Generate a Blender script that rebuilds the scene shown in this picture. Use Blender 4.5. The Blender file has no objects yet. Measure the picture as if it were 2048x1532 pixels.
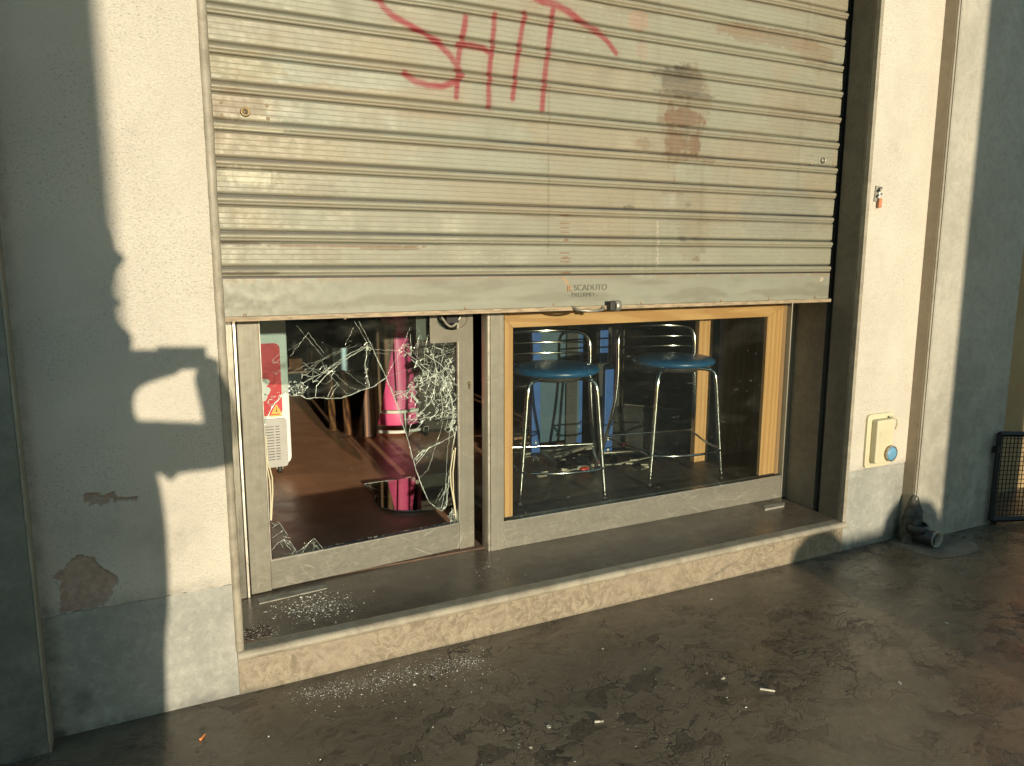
import bpy, math, random
import numpy as np
from mathutils import Vector, Matrix
R = math.radians
rnd = random.Random(7)
S = bpy.context.scene
COL = S.collection

# ------------------------------------------------------------------ camera
F, RX, RY, RZ = 1524.3, .1622, .0018, .4633
CAM = np.array([-.348, -2.604, 1.5])
_cy, _sy = math.cos(RZ), math.sin(RZ)
_fw = np.array([_sy, _cy, 0]); _rt = np.array([_cy, -_sy, 0]); _up = np.array([0, 0, 1.])
_c, _s = math.cos(RX), math.sin(RX); V2 = _fw*_c-_up*_s; _u2 = _up*_c+_fw*_s
_c, _s = math.cos(RY), math.sin(RY); V0 = _rt*_c+_u2*_s; V1 = _u2*_c-_rt*_s
def ray(u, v): return V0*(u-1024)/F+V1*(766-v)/F+V2
def at(u, v, ax, val):
    d = ray(u, v); i = 'xyz'.index(ax); return CAM+d*((val-CAM[i])/d[i])
def wx(u, v, y=0.): p = at(u, v, 'y', y); return (p[0], p[2])

SUN_AZ, SUN_EL = R(3.8), R(6.8)
LDIR = np.array([math.sin(SUN_AZ)*math.cos(SUN_EL), math.cos(SUN_AZ)*math.cos(SUN_EL), -math.sin(SUN_EL)])

# ------------------------------------------------------------------ node materials
def newmat(name):
    m = bpy.data.materials.new(name); m.use_nodes = True
    nt = m.node_tree; nt.nodes.clear()
    return m, nt
class N:
    def __init__(s, name):
        s.m, s.t = newmat(name)
        s.out = s.t.nodes.new('ShaderNodeOutputMaterial')
        s.tc = s.t.nodes.new('ShaderNodeTexCoord').outputs['Object']
    def n(s, typ, **kw):
        nd = s.t.nodes.new('ShaderNode'+typ)
        for k, v in kw.items(): setattr(nd, k, v)
        return nd
    def link(s, a, b): s.t.links.new(a, b)
    def setin(s, nd, key, val):
        i = nd.inputs[key]
        if isinstance(val, bpy.types.NodeSocket): s.link(val, i)
        else: i.default_value = val
    def map(s, scale=(1, 1, 1), rot=(0, 0, 0), loc=(0, 0, 0), vec=None):
        nd = s.n('Mapping'); s.link(vec or s.tc, nd.inputs[0])
        nd.inputs['Scale'].default_value = scale; nd.inputs['Rotation'].default_value = rot; nd.inputs['Location'].default_value = loc
        return nd.outputs[0]
    def rmap(s, scale, rot): return s.map(scale, vec=s.map(rot=rot))
    def noise(s, scale, detail=4, rough=.55, vec=None, dist=0., col=False):
        nd = s.n('TexNoise'); s.link(vec or s.tc, nd.inputs['Vector'])
        nd.inputs['Scale'].default_value = scale; nd.inputs['Detail'].default_value = detail
        nd.inputs['Roughness'].default_value = rough; nd.inputs['Distortion'].default_value = dist
        return nd.outputs['Color' if col else 'Fac']
    def ramp(s, fac, lo, hi, a=0., b=1.):
        nd = s.n('MapRange', interpolation_type='SMOOTHSTEP'); s.link(fac, nd.inputs[0])
        for i, v in enumerate((lo, hi, a, b)): nd.inputs[i+1].default_value = v
        return nd.outputs[0]
    def mix(s, fac, a, b, mode='MIX'):
        nd = s.n('Mix', data_type='RGBA', blend_type=mode)
        s.setin(nd, 0, fac)
        for k, v in ((6, a), (7, b)):
            if isinstance(v, bpy.types.NodeSocket): s.link(v, nd.inputs[k])
            else: nd.inputs[k].default_value = (*v, 1)
        return nd.outputs[2]
    def math(s, op, a, b=0.):
        nd = s.n('Math', operation=op); s.setin(nd, 0, a); s.setin(nd, 1, b); return nd.outputs[0]
    def bump(s, h, strength=.3, dist=.002, normal=None):
        nd = s.n('Bump'); s.link(h, nd.inputs['Height']); nd.inputs['Strength'].default_value = strength
        nd.inputs['Distance'].default_value = dist
        if normal: s.link(normal, nd.inputs['Normal'])
        return nd.outputs[0]
    def done(s, col, rough=.5, metal=0., normal=None, **kw):
        p = s.n('BsdfPrincipled')
        if isinstance(col, tuple): col = (*col, 1)
        s.setin(p, 'Base Color', col); s.setin(p, 'Roughness', rough); s.setin(p, 'Metallic', metal)
        for k, v in kw.items(): s.setin(p, k.replace('_', ' '), v)
        if normal: s.link(normal, p.inputs['Normal'])
        s.link(p.outputs[0], s.out.inputs[0]); return s.m

def simple(name, col, rough=.5, metal=0., var=.25, scale=12., bs=90., bstr=.15, stretch=(1, 1, 1), **kw):
    a = N(name); v = a.map(stretch)
    f = a.ramp(a.noise(scale, 5, .6, v), .3, .7)
    dark = tuple(c*(1-var) for c in col); lite = tuple(min(1, c*(1+var)) for c in col)
    c = a.mix(f, dark, lite)
    return a.done(c, rough, metal, a.bump(a.noise(bs, 3, .6, v), bstr, .002), **kw)

M = {}
def plaster(name, base, shade):
    a = N(name)
    big = a.ramp(a.noise(2.2, 4, .6), .35, .7)
    st = a.map((1, 1, 1.7))
    pits = a.noise(140, 5, .66, st, .8)
    c = a.mix(big, shade, base)
    fine = a.ramp(a.noise(320, 2, .5), .25, .75)
    c = a.mix(a.math('MULTIPLY', fine, .12), c, tuple(x*.6 for x in base))
    zone = a.ramp(a.noise(3.3, 3, .5, a.map(loc=(5, 2, 1))), .38, .62)
    pm = a.math('MULTIPLY', a.ramp(pits, .54, .64), a.math('ADD', a.math('MULTIPLY', zone, .60), .17))
    c = a.mix(pm, c, tuple(x*.5 for x in shade))
    att = a.n('Attribute', attribute_name='peel')
    c2 = a.mix(a.ramp(a.noise(60, 4, .6), .3, .7), (.38, .27, .20), (.50, .37, .285))
    c = a.mix(att.outputs['Fac'], c, c2)
    gr = a.n('Attribute', attribute_name='grime')
    c = a.mix(a.math('MULTIPLY', gr.outputs['Fac'], a.ramp(a.noise(14, 5, .65), .2, .75)), c, tuple(x*.42 for x in shade))
    b = a.bump(pits, .85, .007); b = a.bump(a.noise(420, 2, .5), .25, .002, b)
    return a.done(c, .85, 0, b)
M['plaster'] = plaster('rough_cream_plaster', (.66, .61, .50), (.59, .54, .44))

def stone(name, a1, a2, a3, rough=.6, scale=3., scratch=True, bump=.2, grime=True):
    a = N(name)
    w = a.noise(scale, 6, .62, None, .8)
    c = a.mix(a.ramp(w, .32, .68), a1, a2)
    c = a.mix(a.math('MULTIPLY', a.ramp(a.noise(scale*7, 5, .7), .45, .75), .55), c, a3)
    sp = a.ramp(a.noise(160, 3, .6), .66, .74)
    c = a.mix(a.math('MULTIPLY', sp, .5), c, tuple(x*.4 for x in a1))
    if scratch:
        v = a.map((6, 6, 30), (0, .5, .3)); s1 = a.ramp(a.noise(9, 2, .4, v, 1.5), .70, .74)
        v = a.map((30, 6, 7), (.2, .9, 0)); s2 = a.ramp(a.noise(8, 2, .4, v, 1.2), .71, .74)
        c = a.mix(a.math('MULTIPLY', a.math('MAXIMUM', s1, s2), .25), c, tuple(min(.8, x*1.6) for x in a2))
        sx_ = 0.
        for k_, (an, sc_) in enumerate(((.4, 70), (-.7, 90), (1.1, 80), (-1.3, 100), (.0, 85))):
            q_ = a.ramp(a.noise(1., 2, .4, a.map(loc=(k_*3.3, 0, k_*5.1), vec=a.rmap((7, 7, sc_), (0, an, 0))), .8), .70, .715)
            sx_ = q_ if k_ == 0 else a.math('MAXIMUM', sx_, q_)
        c = a.mix(a.math('MULTIPLY', sx_, .10), c, tuple(min(.8, x*1.7) for x in a2))
        mo = a.ramp(a.noise(34, 7, .78, None, .5), .42, .66)
        c = a.mix(a.math('MULTIPLY', mo, .3), c, tuple(x*.55 for x in a1))
    if grime:
        gr = a.n('Attribute', attribute_name='grime')
        c = a.mix(a.math('MULTIPLY', gr.outputs['Fac'], a.ramp(a.noise(9, 5, .65), .25, .7)), c, tuple(x*.3 for x in a1))
    r = a.ramp(a.noise(9, 4, .6), .3, .7, rough-.08, rough+.1)
    return a.done(c, r, 0, a.bump(a.noise(55, 6, .7), bump, .004))
M['dado'] = stone('grey_dado_stone', (.25, .25, .215), (.36, .355, .305), (.43, .42, .36), .6)
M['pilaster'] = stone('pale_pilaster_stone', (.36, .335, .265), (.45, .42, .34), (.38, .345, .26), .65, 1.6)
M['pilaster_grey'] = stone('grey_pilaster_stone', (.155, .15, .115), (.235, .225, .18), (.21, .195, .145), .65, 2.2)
M['trim'] = stone('worn_trim_stone', (.22, .19, .135), (.32, .285, .21), (.37, .335, .25), .55, 9., False, .3)
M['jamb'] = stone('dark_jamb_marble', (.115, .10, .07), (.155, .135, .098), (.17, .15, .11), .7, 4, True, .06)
M['reveal'] = stone('shaded_reveal_stone', (.30, .235, .16), (.36, .285, .195), (.26, .2, .14), .7, 5, False)  # pilaster sides: the brown of their grazing shade is put into the colour

def riser():
    a = N('beige_fossil_stone')
    w = a.noise(7, 3, .55, None, 0, True)
    v = a.n('Mix', data_type='RGBA', blend_type='ADD'); v.inputs[0].default_value = .16
    a.link(a.tc, v.inputs[6]); a.link(w, v.inputs[7])
    sw = a.noise(15, 6, .68, v.outputs[2], 2.6)
    c = a.mix(a.ramp(sw, .35, .62), (.17, .137, .09), (.31, .262, .18))
    c = a.mix(a.math('MULTIPLY', a.ramp(a.noise(48, 5, .7, v.outputs[2], 1.8), .52, .60), .55), c, (.16, .115, .07))
    c = a.mix(a.math('MULTIPLY', a.ramp(a.noise(4, 4, .6), .45, .7), .55), c, (.29, .235, .17))
    gr = a.n('Attribute', attribute_name='grime')
    c = a.mix(a.math('MULTIPLY', a.ramp(a.noise(11, 7, .75, a.map((.5, 1, 1.6))), .48, .66), .45), c, (.15, .12, .08))
    c = a.mix(gr.outputs['Fac'], c, (.10, .095, .07))
    return a.done(c, .5, 0, a.bump(sw, .25, .004))
M['riser'] = riser()

def pavement():
    a = N('polished_dark_marble')
    warp = a.noise(3.2, 4, .6, None, 0, True)
    v = a.n('Mix', data_type='RGBA', blend_type='ADD'); v.inputs[0].default_value = .35
    a.link(a.tc, v.inputs[6]); a.link(warp, v.inputs[7]); v = v.outputs[2]
    base = a.mix(a.ramp(a.noise(1.7, 6, .62, v), .3, .7), (.118, .090, .058), (.185, .146, .098))
    base = a.mix(a.math('MULTIPLY', a.ramp(a.noise(26, 6, .75, v, .8), .5, .72), .5), base, (.07, .052, .035))
    we = a.n('Attribute', attribute_name='wear').outputs['Fac']
    zone = a.math('MAXIMUM', a.ramp(a.noise(1.35, 3, .55, a.map(loc=(3.3, 1.2, 0))), .42, .58), we)
    def cracks(sc, wd):
        vo = a.n('TexVoronoi', feature='DISTANCE_TO_EDGE'); a.link(a.map((1, 1.6, 1), (0, 0, .5), vec=v), vo.inputs['Vector']); vo.inputs['Scale'].default_value = sc
        return a.ramp(vo.outputs['Distance'], 0, wd, 1, 0)
    vc = a.n('TexVoronoi'); a.link(a.map((1, 1.6, 1), (0, 0, .5), vec=v), vc.inputs['Vector']); vc.inputs['Scale'].default_value = 9
    sep = a.n('SeparateColor'); a.link(vc.outputs['Color'], sep.inputs[0])
    cell = a.ramp(sep.outputs[0], .70, .80)
    ck = a.math('MAXIMUM', a.math('MULTIPLY', a.math('MAXIMUM', cracks(9, .045), a.math('MULTIPLY', cracks(17, .05), we)), a.ramp(a.noise(5, 3, .5), .42, .55)), a.math('MULTIPLY', cracks(24, .06), a.math('MULTIPLY', cell, .9)))
    ck = a.math('MULTIPLY', ck, zone)
    c = a.mix(a.math('MULTIPLY', ck, .92), base, (.018, .015, .012))
    c = a.mix(a.math('MULTIPLY', a.math('MULTIPLY', cell, zone), .55), c, (.035, .027, .019))
    # long thin veins
    vv = a.map((1, 3.2, 1), (0, 0, -.55), vec=v)
    ve = a.n('TexVoronoi', feature='DISTANCE_TO_EDGE'); a.link(vv, ve.inputs['Vector']); ve.inputs['Scale'].default_value = 2.6
    vein = a.math('MULTIPLY', a.ramp(ve.outputs['Distance'], 0, .012, 1, 0), a.ramp(a.noise(2.4, 3, .5, a.map(loc=(9, 9, 0))), .5, .62))
    c = a.mix(a.math('MULTIPLY', vein, .8), c, (.03, .024, .018))
    # tile joints
    sx = a.n('SeparateXYZ'); a.link(a.tc, sx.inputs[0])
    def joint(sock, off, sp):
        m = a.math('MODULO', a.math('ADD', sock, off+sp*200), sp); m = a.math('ABSOLUTE', a.math('SUBTRACT', m, sp/2))
        return a.ramp(m, 0, .0022, 1, 0)
    j = a.math('MAXIMUM', joint(sx.outputs[0], .05, .7), joint(sx.outputs[1], .797, .7))
    c = a.mix(a.math('MULTIPLY', j, a.ramp(a.noise(20, 3, .5), .3, .7, .1, .6)), c, (.17, .145, .105))
    gr = a.n('Attribute', attribute_name='grime')
    c = a.mix(gr.outputs['Fac'], c, (.035, .03, .023))
    stv = a.map((3.2, 10, 1), (0, 0, -.35), vec=v); sk = a.noise(4.5, 8, .78, stv, .8)
    c = a.mix(a.math('MULTIPLY', a.ramp(sk, .50, .66), a.ramp(a.noise(1.9, 3, .55, a.map(loc=(7, 4, 0))), .38, .6, .25, .9)), c, (.022, .016, .010))
    c = a.mix(a.math('MULTIPLY', a.ramp(sk, .48, .36), .28), c, (.25, .205, .15))
    dust = a.ramp(a.noise(300, 2, .5), .70, .74)
    c = a.mix(a.math('MULTIPLY', dust, .3), c, (.5, .46, .37))
    r = a.ramp(a.noise(6, 5, .65, v), .3, .7, .2, .44)
    r = a.math('ADD', r, a.math('MULTIPLY', ck, .3))
    b = a.bump(sk, .2, .004); b = a.bump(a.noise(5, 3, .5), .12, .01, b); b = a.bump(a.math('MULTIPLY', ck, -1), .4, .003, b); b = a.bump(a.noise(120, 4, .6), .08, .001, b)
    return a.done(c, r, 0, b)
M['pavement'] = pavement()

def shutter_mat(name, attr=True):
    a = N(name)
    at_ = a.n('Attribute', attribute_name='paint')
    st = a.map((1, 1, 3)); f = a.ramp(a.noise(7, 7, .75, st), .35, .65)
    c = a.mix(a.math('MULTIPLY', f, .26), at_.outputs['Color'], (.2, .18, .13))
    sp = a.ramp(a.noise(150, 3, .6), .66, .73)
    c = a.mix(a.math('MULTIPLY', sp, .35), c, (.2, .17, .11))
    r = a.ramp(a.noise(30, 4, .6), .3, .7, .42, .6)
    b = a.bump(a.noise(180, 3, .6), .12, .001)
    return a.done(c, r, .1, b)
M['shutter'] = shutter_mat('galvanised_shutter')
M['shutter_lip'] = simple('rusty_shutter_lip', (.30, .23, .14), .6, .1, .3, 20, 200, .2, (1, 1, 6))
M['alu'] = None
def alu(name, c1, c2, c3, rough=.38, metal=.75, brush=(60, 60, .8)):
    a = N(name)
    c = a.mix(a.ramp(a.noise(3, 4, .5, a.map((1, 1, 3)), .5), .3, .7), c1, c2)
    z = a.n('SeparateXYZ'); a.link(a.tc, z.inputs[0])
    low = a.ramp(z.outputs[2], .02, .28, 1, .25)
    s1 = 0.
    for k_, (an, sc_, th) in enumerate(((.35, 90, .70), (-.5, 120, .71), (1.2, 100, .72), (-1.1, 130, .72), (.1, 150, .71))):
        q_ = a.ramp(a.noise(1., 2, .4, a.map(loc=(k_*3.1, 0, k_*7.7), vec=a.rmap((6, 6, sc_), (0, an, 0))), .35), th, th+.015)
        s1 = q_ if k_ == 0 else a.math('MAXIMUM', s1, q_)
    s2 = a.math('MULTIPLY', s1, 0.)
    c = a.mix(a.math('MULTIPLY', s1, a.math('ADD', a.math('MULTIPLY', low, .75), .05)), c, c3)
    br = a.ramp(a.noise(1.6, 6, .7, a.map(brush)), .3, .7)
    c = a.mix(a.math('MULTIPLY', br, .45), c, tuple(x*.72 for x in c1))
    d = a.math('MULTIPLY', a.ramp(a.noise(17, 10, .86, a.map((1, 1, 2.2), (0, .35, 0)), 1.8), .50, .60), a.math('MULTIPLY', a.math('SUBTRACT', low, .2), .85))
    c = a.mix(d, c, tuple(x*.75 for x in c3))
    m = metal
    r = a.ramp(a.noise(30, 4, .6), .3, .7, rough-.03, rough+.06)
    b = a.bump(a.noise(2, 1, .4), .05, .001)
    
    return a.done(c, r, m, b)
M['alu'] = alu('scratched_aluminium', (.255, .24, .185), (.285, .27, .21), (.46, .435, .345), .36, .4)
M['alu_rail'] = alu('scratched_aluminium_rail', (.22, .21, .165), (.26, .245, .195), (.46, .435, .35), .36, .4, (.8, 60, 60))
M['alu_dark'] = alu('dark_aluminium_frame', (.12, .115, .09), (.2, .19, .15), (.3, .28, .22), .35)
M['alu_bright'] = alu('bright_aluminium_edge', (.6, .57, .47), (.7, .66, .55), (.8, .77, .66), .3)
M['chrome'] = N('chrome_tube').done((.62, .61, .56), .12, 1.)
M['dark_steel'] = simple('dark_steel', (.035, .033, .03), .5, .3)
M['grey_steel'] = simple('galvanised_steel', (.30, .28, .22), .45, .6)
M['brass'] = simple('worn_brass', (.22, .17, .09), .4, .7)
M['black'] = simple('black_rubber', (.02, .02, .018), .6)
def wood(name, c1, c2, sc=30, rot=(0, 0, 0), rough=.5, stretch=(1, 1, .06)):
    a = N(name); v = a.map(stretch, rot)
    n1 = a.noise(sc, 4, .6, v, 2.2)
    w = a.n('TexWave', wave_type='BANDS', bands_direction='X'); a.link(v, w.inputs['Vector']); w.inputs['Scale'].default_value = sc*.6
    w.inputs['Distortion'].default_value = 9; w.inputs['Detail'].default_value = 3; w.inputs['Detail Scale'].default_value = 1.2
    c = a.mix(a.ramp(w.outputs['Fac'], .2, .8), c1, c2); c = a.mix(a.math('MULTIPLY', a.ramp(n1, .35, .65), .5), c, c1)
    kn = a.ramp(a.noise(7, 2, .4, a.map(loc=(2, 3, 4))), .74, .78)
    c = a.mix(a.math('MULTIPLY', kn, .7), c, tuple(x*.35 for x in c1))
    return a.done(c, rough, 0, a.bump(w.outputs['Fac'], .1, .002))
M['pine'] = wood('pine_wood', (.42, .22, .08), (.52, .30, .125), 14)
M['pine_h'] = wood('pine_wood_horizontal', (.42, .22, .08), (.52, .30, .125), 14, stretch=(.06, 1, 1), rot=(0, 0, 0))
M['post_pine'] = wood('lit_pine_post', (.62, .34, .15), (.74, .44, .21), 14)
M['plank'] = wood('dark_grained_plank', (.06, .024, .009), (.22, .10, .034), 11)
M['dark_board'] = wood('dark_brown_board', (.30, .17, .09), (.38, .22, .12), 10, rough=.35)
M['blue'] = simple('blue_painted_metal', (.025, .08, .245), .4, 0, .1, 8, 200, .05)
M['blue_dark'] = simple('slate_blue_panel', (.035, .075, .105), .5, 0, .1)
M['pink'] = simple('pink_plastic', (.72, .10, .25), .45, 0, .08, 4, 60, .04)
M['white'] = simple('white_plastic', (.72, .70, .62), .45, 0, .05)
M['vent'] = simple('grey_plastic_grille', (.36, .36, .32), .5, 0, .05)
M['red'] = simple('red_sticker', (.72, .025, .035), .35, 0, .04)
M['yellow'] = simple('yellow_warning_sticker', (.75, .36, .05), .4, 0, .04)
M['cream_box'] = simple('cream_plastic', (.55, .50, .33), .45, 0, .06, 8, 100, .05)
M['cap_blue'] = simple('faded_blue_plastic', (.13, .30, .42), .4, 0, .1)
M['seat'] = simple('blue_vinyl_seat', (.007, .065, .15), .34, 0, .12, 9, 500, .05)
M['card'] = simple('brown_cardboard', (.22, .085, .035), .8)
M['redplastic'] = simple('red_plastic', (.4, .03, .02), .35)
M['gate'] = simple('black_wire_mesh', (.012, .012, .011), .6, .2)
M['orange'] = simple('orange_filter_paper', (.75, .26, .07), .8)
M['paper'] = simple('white_paper', (.5, .47, .38), .8)
M['copper'] = simple('orange_rusty_plastic', (.42, .16, .07), .6)
M['cement'] = simple('grey_cement', (.26, .25, .2), .9, 0, .25, 14, 70, .5)
M['cement_dark'] = simple('dark_lumpy_mortar', (.06, .057, .045), .9, 0, .6, 18, 60, .9)
M['pipe'] = simple('black_drain_pipe', (.02, .02, .018), .45)
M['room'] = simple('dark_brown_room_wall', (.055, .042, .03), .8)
M['skin'] = simple('skin', (.45, .26, .18), .5)
M['jacket'] = simple('dark_jacket_cloth', (.04, .04, .05), .9)
M['hair'] = simple('dark_hair', (.02, .015, .01), .7)
M['house'] = simple('far_house_plaster', (.25, .21, .16), .9)
M['rack'] = simple('dark_rack_wood', (.045, .028, .016), .6)
M['mat'] = simple('brown_ribbed_mat', (.14, .085, .055), .8)
def floor_in():
    a = N('brown_floor_tile')
    c = a.mix(a.ramp(a.noise(5, 5, .6), .3, .7), (.50, .265, .145), (.62, .345, .20))
    c = a.mix(a.math('MULTIPLY', a.ramp(a.noise(60, 4, .7), .5, .7), .3), c, (.26, .115, .06))
    sx = a.n('SeparateXYZ'); a.link(a.tc, sx.inputs[0])
    def joint(sock, off, sp):
        m = a.math('MODULO', a.math('ADD', sock, off+sp*100), sp); m = a.math('ABSOLUTE', a.math('SUBTRACT', m, sp/2)); return a.ramp(m, 0, .004, 1, 0)
    j = a.math('MAXIMUM', joint(sx.outputs[0], .1, .6), joint(sx.outputs[1], .25, .6))
    c = a.mix(a.math('MULTIPLY', j, .6), c, (.33, .22, .14))
    return a.done(c, a.ramp(a.noise(8, 4, .6), .3, .7, .28, .45), 0, a.bump(a.noise(90, 4, .6), .08, .001))
M['floor'] = floor_in()
M['display_floor'] = simple('dark_display_floor', (.075, .054, .036), .5, 0, .3, 12, 90, .1)
def glassmat(name, tint=(.93, .96, .93), dirt=.012, refl=1.):
    a = N(name)
    tr = a.n('BsdfTransparent'); tr.inputs[0].default_value = (*tint, 1)
    gl = a.n('BsdfGlossy'); gl.inputs['Roughness'].default_value = .015; gl.inputs[0].default_value = (.95, .97, .95, 1)
    lw = a.n('LayerWeight'); lw.inputs['Blend'].default_value = .5
    fz = a.math('POWER', lw.outputs['Facing'], 4.); fr = a.math('MULTIPLY', a.math('ADD', a.math('MULTIPLY', fz, .9), .035), refl)
    m1 = a.n('MixShader'); a.link(fr, m1.inputs[0]); a.link(tr.outputs[0], m1.inputs[1]); a.link(gl.outputs[0], m1.inputs[2])
    di = a.n('BsdfDiffuse'); di.inputs[0].default_value = (.6, .58, .48, 1)
    sm = a.ramp(a.noise(3.5, 5, .6, a.map((1, 1, 2), (0, .3, 0)), 1.), .45, .8, 0, dirt)
    sc = a.math('MULTIPLY', a.ramp(a.noise(5, 3, .5, a.map((3, 3, 26), (0, .5, 0)), 1.6), .745, .76), .35)
    spk = a.math('MULTIPLY', a.ramp(a.noise(120, 2, .5), .76, .80), .5)
    d = a.math('ADD', a.math('ADD', sm, .004), a.math('MAXIMUM', sc, spk))
    m2 = a.n('MixShader'); a.link(d, m2.inputs[0]); a.link(m1.outputs[0], m2.inputs[1]); a.link(di.outputs[0], m2.inputs[2])
    a.link(m2.outputs[0], a.out.inputs[0]); return a.m
M['glass'] = glassmat('dusty_window_glass')
M['glass_door'] = glassmat('cracked_pane_glass', (.76, .83, .82), .05)
def crackmat():
    a = N('white_fracture_line')
    di = a.n('BsdfDiffuse'); di.inputs[0].default_value = (.80, .86, .74, 1)
    tl = a.n('BsdfTranslucent'); tl.inputs[0].default_value = (.7, .8, .66, 1)
    gl = a.n('BsdfGlossy'); gl.inputs['Roughness'].default_value = .2; gl.inputs[0].default_value = (.9, .95, .85, 1)
    tr = a.n('BsdfTransparent')
    m = a.n('MixShader'); m.inputs[0].default_value = .3; a.link(di.outputs[0], m.inputs[1]); a.link(gl.outputs[0], m.inputs[2])
    m2 = a.n('MixShader'); m2.inputs[0].default_value = .25; a.link(m.outputs[0], m2.inputs[1]); a.link(tl.outputs[0], m2.inputs[2])
    k = a.ramp(a.noise(60, 3, .6), .3, .62, .25, 1.)
    m3 = a.n('MixShader'); a.link(k, m3.inputs[0]); a.link(tr.outputs[0], m3.inputs[1]); a.link(m2.outputs[0], m3.inputs[2])
    a.link(m3.outputs[0], a.out.inputs[0]); return a.m
M['crack'] = crackmat()
M['crumb'] = N('glass_crumb').done((.85, .85, .74), .25, 0)
def mirror():
    a = N('fallen_glass_sheet')
    gl = a.n('BsdfGlossy'); gl.inputs['Roughness'].default_value = .03; gl.inputs[0].default_value = (.8, .85, .8, 1)
    tr = a.n('BsdfTransparent'); tr.inputs[0].default_value = (.5, .55, .5, 1)
    m = a.n('MixShader'); m.inputs[0].default_value = .55; a.link(tr.outputs[0], m.inputs[1]); a.link(gl.outputs[0], m.inputs[2])
    di = a.n('BsdfDiffuse'); di.inputs[0].default_value = (.4, .4, .34, 1)
    m2 = a.n('MixShader'); a.link(a.ramp(a.noise(40, 5, .7), .5, .75, 0, .35), m2.inputs[0]); a.link(m.outputs[0], m2.inputs[1]); a.link(di.outputs[0], m2.inputs[2])
    a.link(m2.outputs[0], a.out.inputs[0]); return a.m
M['sheet'] = mirror()

# ------------------------------------------------------------------ mesh helpers
class MB:
    def __init__(s): s.v, s.f, s.sm = [], [], []
    def add(s, vs, fs, smooth=False):
        b = len(s.v); s.v += [tuple(map(float, p)) for p in vs]
        s.f += [[i+b for i in f] for f in fs]; s.sm += [smooth]*len(fs); return s
    def box(s, x0, x1, y0, y1, z0, z1):
        vs = [(x, y, z) for x in (x0, x1) for y in (y0, y1) for z in (z0, z1)]
        return s.add(vs, [(0, 1, 3, 2), (4, 6, 7, 5), (0, 4, 5, 1), (2, 3, 7, 6), (0, 2, 6, 4), (1, 5, 7, 3)])
    def obox(s, c, u, v, w):   # centre and three half vectors
        c, u, v, w = map(np.array, (c, u, v, w))
        vs = [c+a*u+b*v+d*w for a in (-1, 1) for b in (-1, 1) for d in (-1, 1)]
        return s.add(vs, [(0, 1, 3, 2), (4, 6, 7, 5), (0, 4, 5, 1), (2, 3, 7, 6), (0, 2, 6, 4), (1, 5, 7, 3)])
    def prism(s, poly, ax, a, b):   # poly in the two other axes, extruded along ax from a to b
        i = 'xyz'.index(ax)
        def P(p, t): q = list(p); q.insert(i, t); return q
        n = len(poly); vs = [P(p, a) for p in poly]+[P(p, b) for p in poly]
        return s.add(vs, [list(range(n))[::-1], list(range(n, 2*n))]+[(k, (k+1) % n, n+(k+1) % n, n+k) for k in range(n)])
    def tube(s, pts, r, seg=8, caps=True, smooth=True):
        pts = [Vector(map(float, p)) for p in pts]; n = len(pts)
        rs = r if isinstance(r, (list, tuple)) else [r]*n
        t0 = (pts[1]-pts[0]).normalized(); up = Vector((0, 0, 1)) if abs(t0.z) < .9 else Vector((1, 0, 0))
        nrm = t0.cross(up).normalized(); vs = []; prev = t0
        for i, p in enumerate(pts):
            t = (pts[min(i+1, n-1)]-pts[max(i-1, 0)]).normalized()
            q = prev.rotation_difference(t); nrm = (q @ nrm); nrm = (nrm-t*nrm.dot(t)).normalized(); prev = t
            b = t.cross(nrm)
            for k in range(seg):
                a = 2*math.pi*k/seg; vs.append(p+(nrm*math.cos(a)+b*math.sin(a))*rs[i])
        fs = [(i*seg+k, i*seg+(k+1) % seg, (i+1)*seg+(k+1) % seg, (i+1)*seg+k) for i in range(n-1) for k in range(seg)]
        s.add(vs, fs, smooth)
        if caps: s.add(vs[:seg], [list(range(seg))[::-1]]); s.add(vs[-seg:], [list(range(seg))])
        return s
    def lathe(s, prof, c=(0, 0, 0), seg=32, axis='z', arc=1.):
        vs = []
        for r_, h in prof:
            for k in range(seg):
                a = 2*math.pi*k/seg*arc
                p = (r_*math.cos(a), r_*math.sin(a), h)
                if axis == 'y': p = (p[0], p[2], p[1])
                if axis == 'x': p = (p[2], p[0], p[1])
                vs.append((p[0]+c[0], p[1]+c[1], p[2]+c[2]))
        m = len(prof)
        return s.add(vs, [(i*seg+k, i*seg+(k+1) % seg, (i+1)*seg+(k+1) % seg, (i+1)*seg+k) for i in range(m-1) for k in range(seg)], True)
    def xf(s, mat):
        s.v = [tuple(mat @ Vector(p)) for p in s.v]; return s
    def build(s, name, m, parent=None, base=None, bevel=0.):
        me = bpy.data.meshes.new(name)
        o = bpy.data.objects.new(name, me); COL.objects.link(o)
        off = Vector((0, 0, 0))
        if parent is not None:
            o.parent = parent
            off = wloc(parent)
        elif base is not None: off = Vector(base); o.location = off
        me.from_pydata([tuple(Vector(p)-off) for p in s.v], [], s.f)
        me.polygons.foreach_set('use_smooth', s.sm)
        me.materials.append(M[m] if isinstance(m, str) else m); me.update()
        import bmesh
        bm = bmesh.new(); bm.from_mesh(me); bmesh.ops.recalc_face_normals(bm, faces=bm.faces); bm.to_mesh(me); bm.free()
        if bevel:
            b = o.modifiers.new('bevel', 'BEVEL'); b.width = bevel; b.segments = 2; b.limit_method = 'ANGLE'; b.angle_limit = R(50)
        return o
def wloc(o):
    v = Vector(o.location)
    while o.parent: o = o.parent; v += Vector(o.location)
    return v
def tag(o, label=None, cat=None, group=None, kind=None):
    for k, v in (('label', label), ('category', cat), ('group', group), ('kind', kind)):
        if v: o[k] = v
    return o
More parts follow.
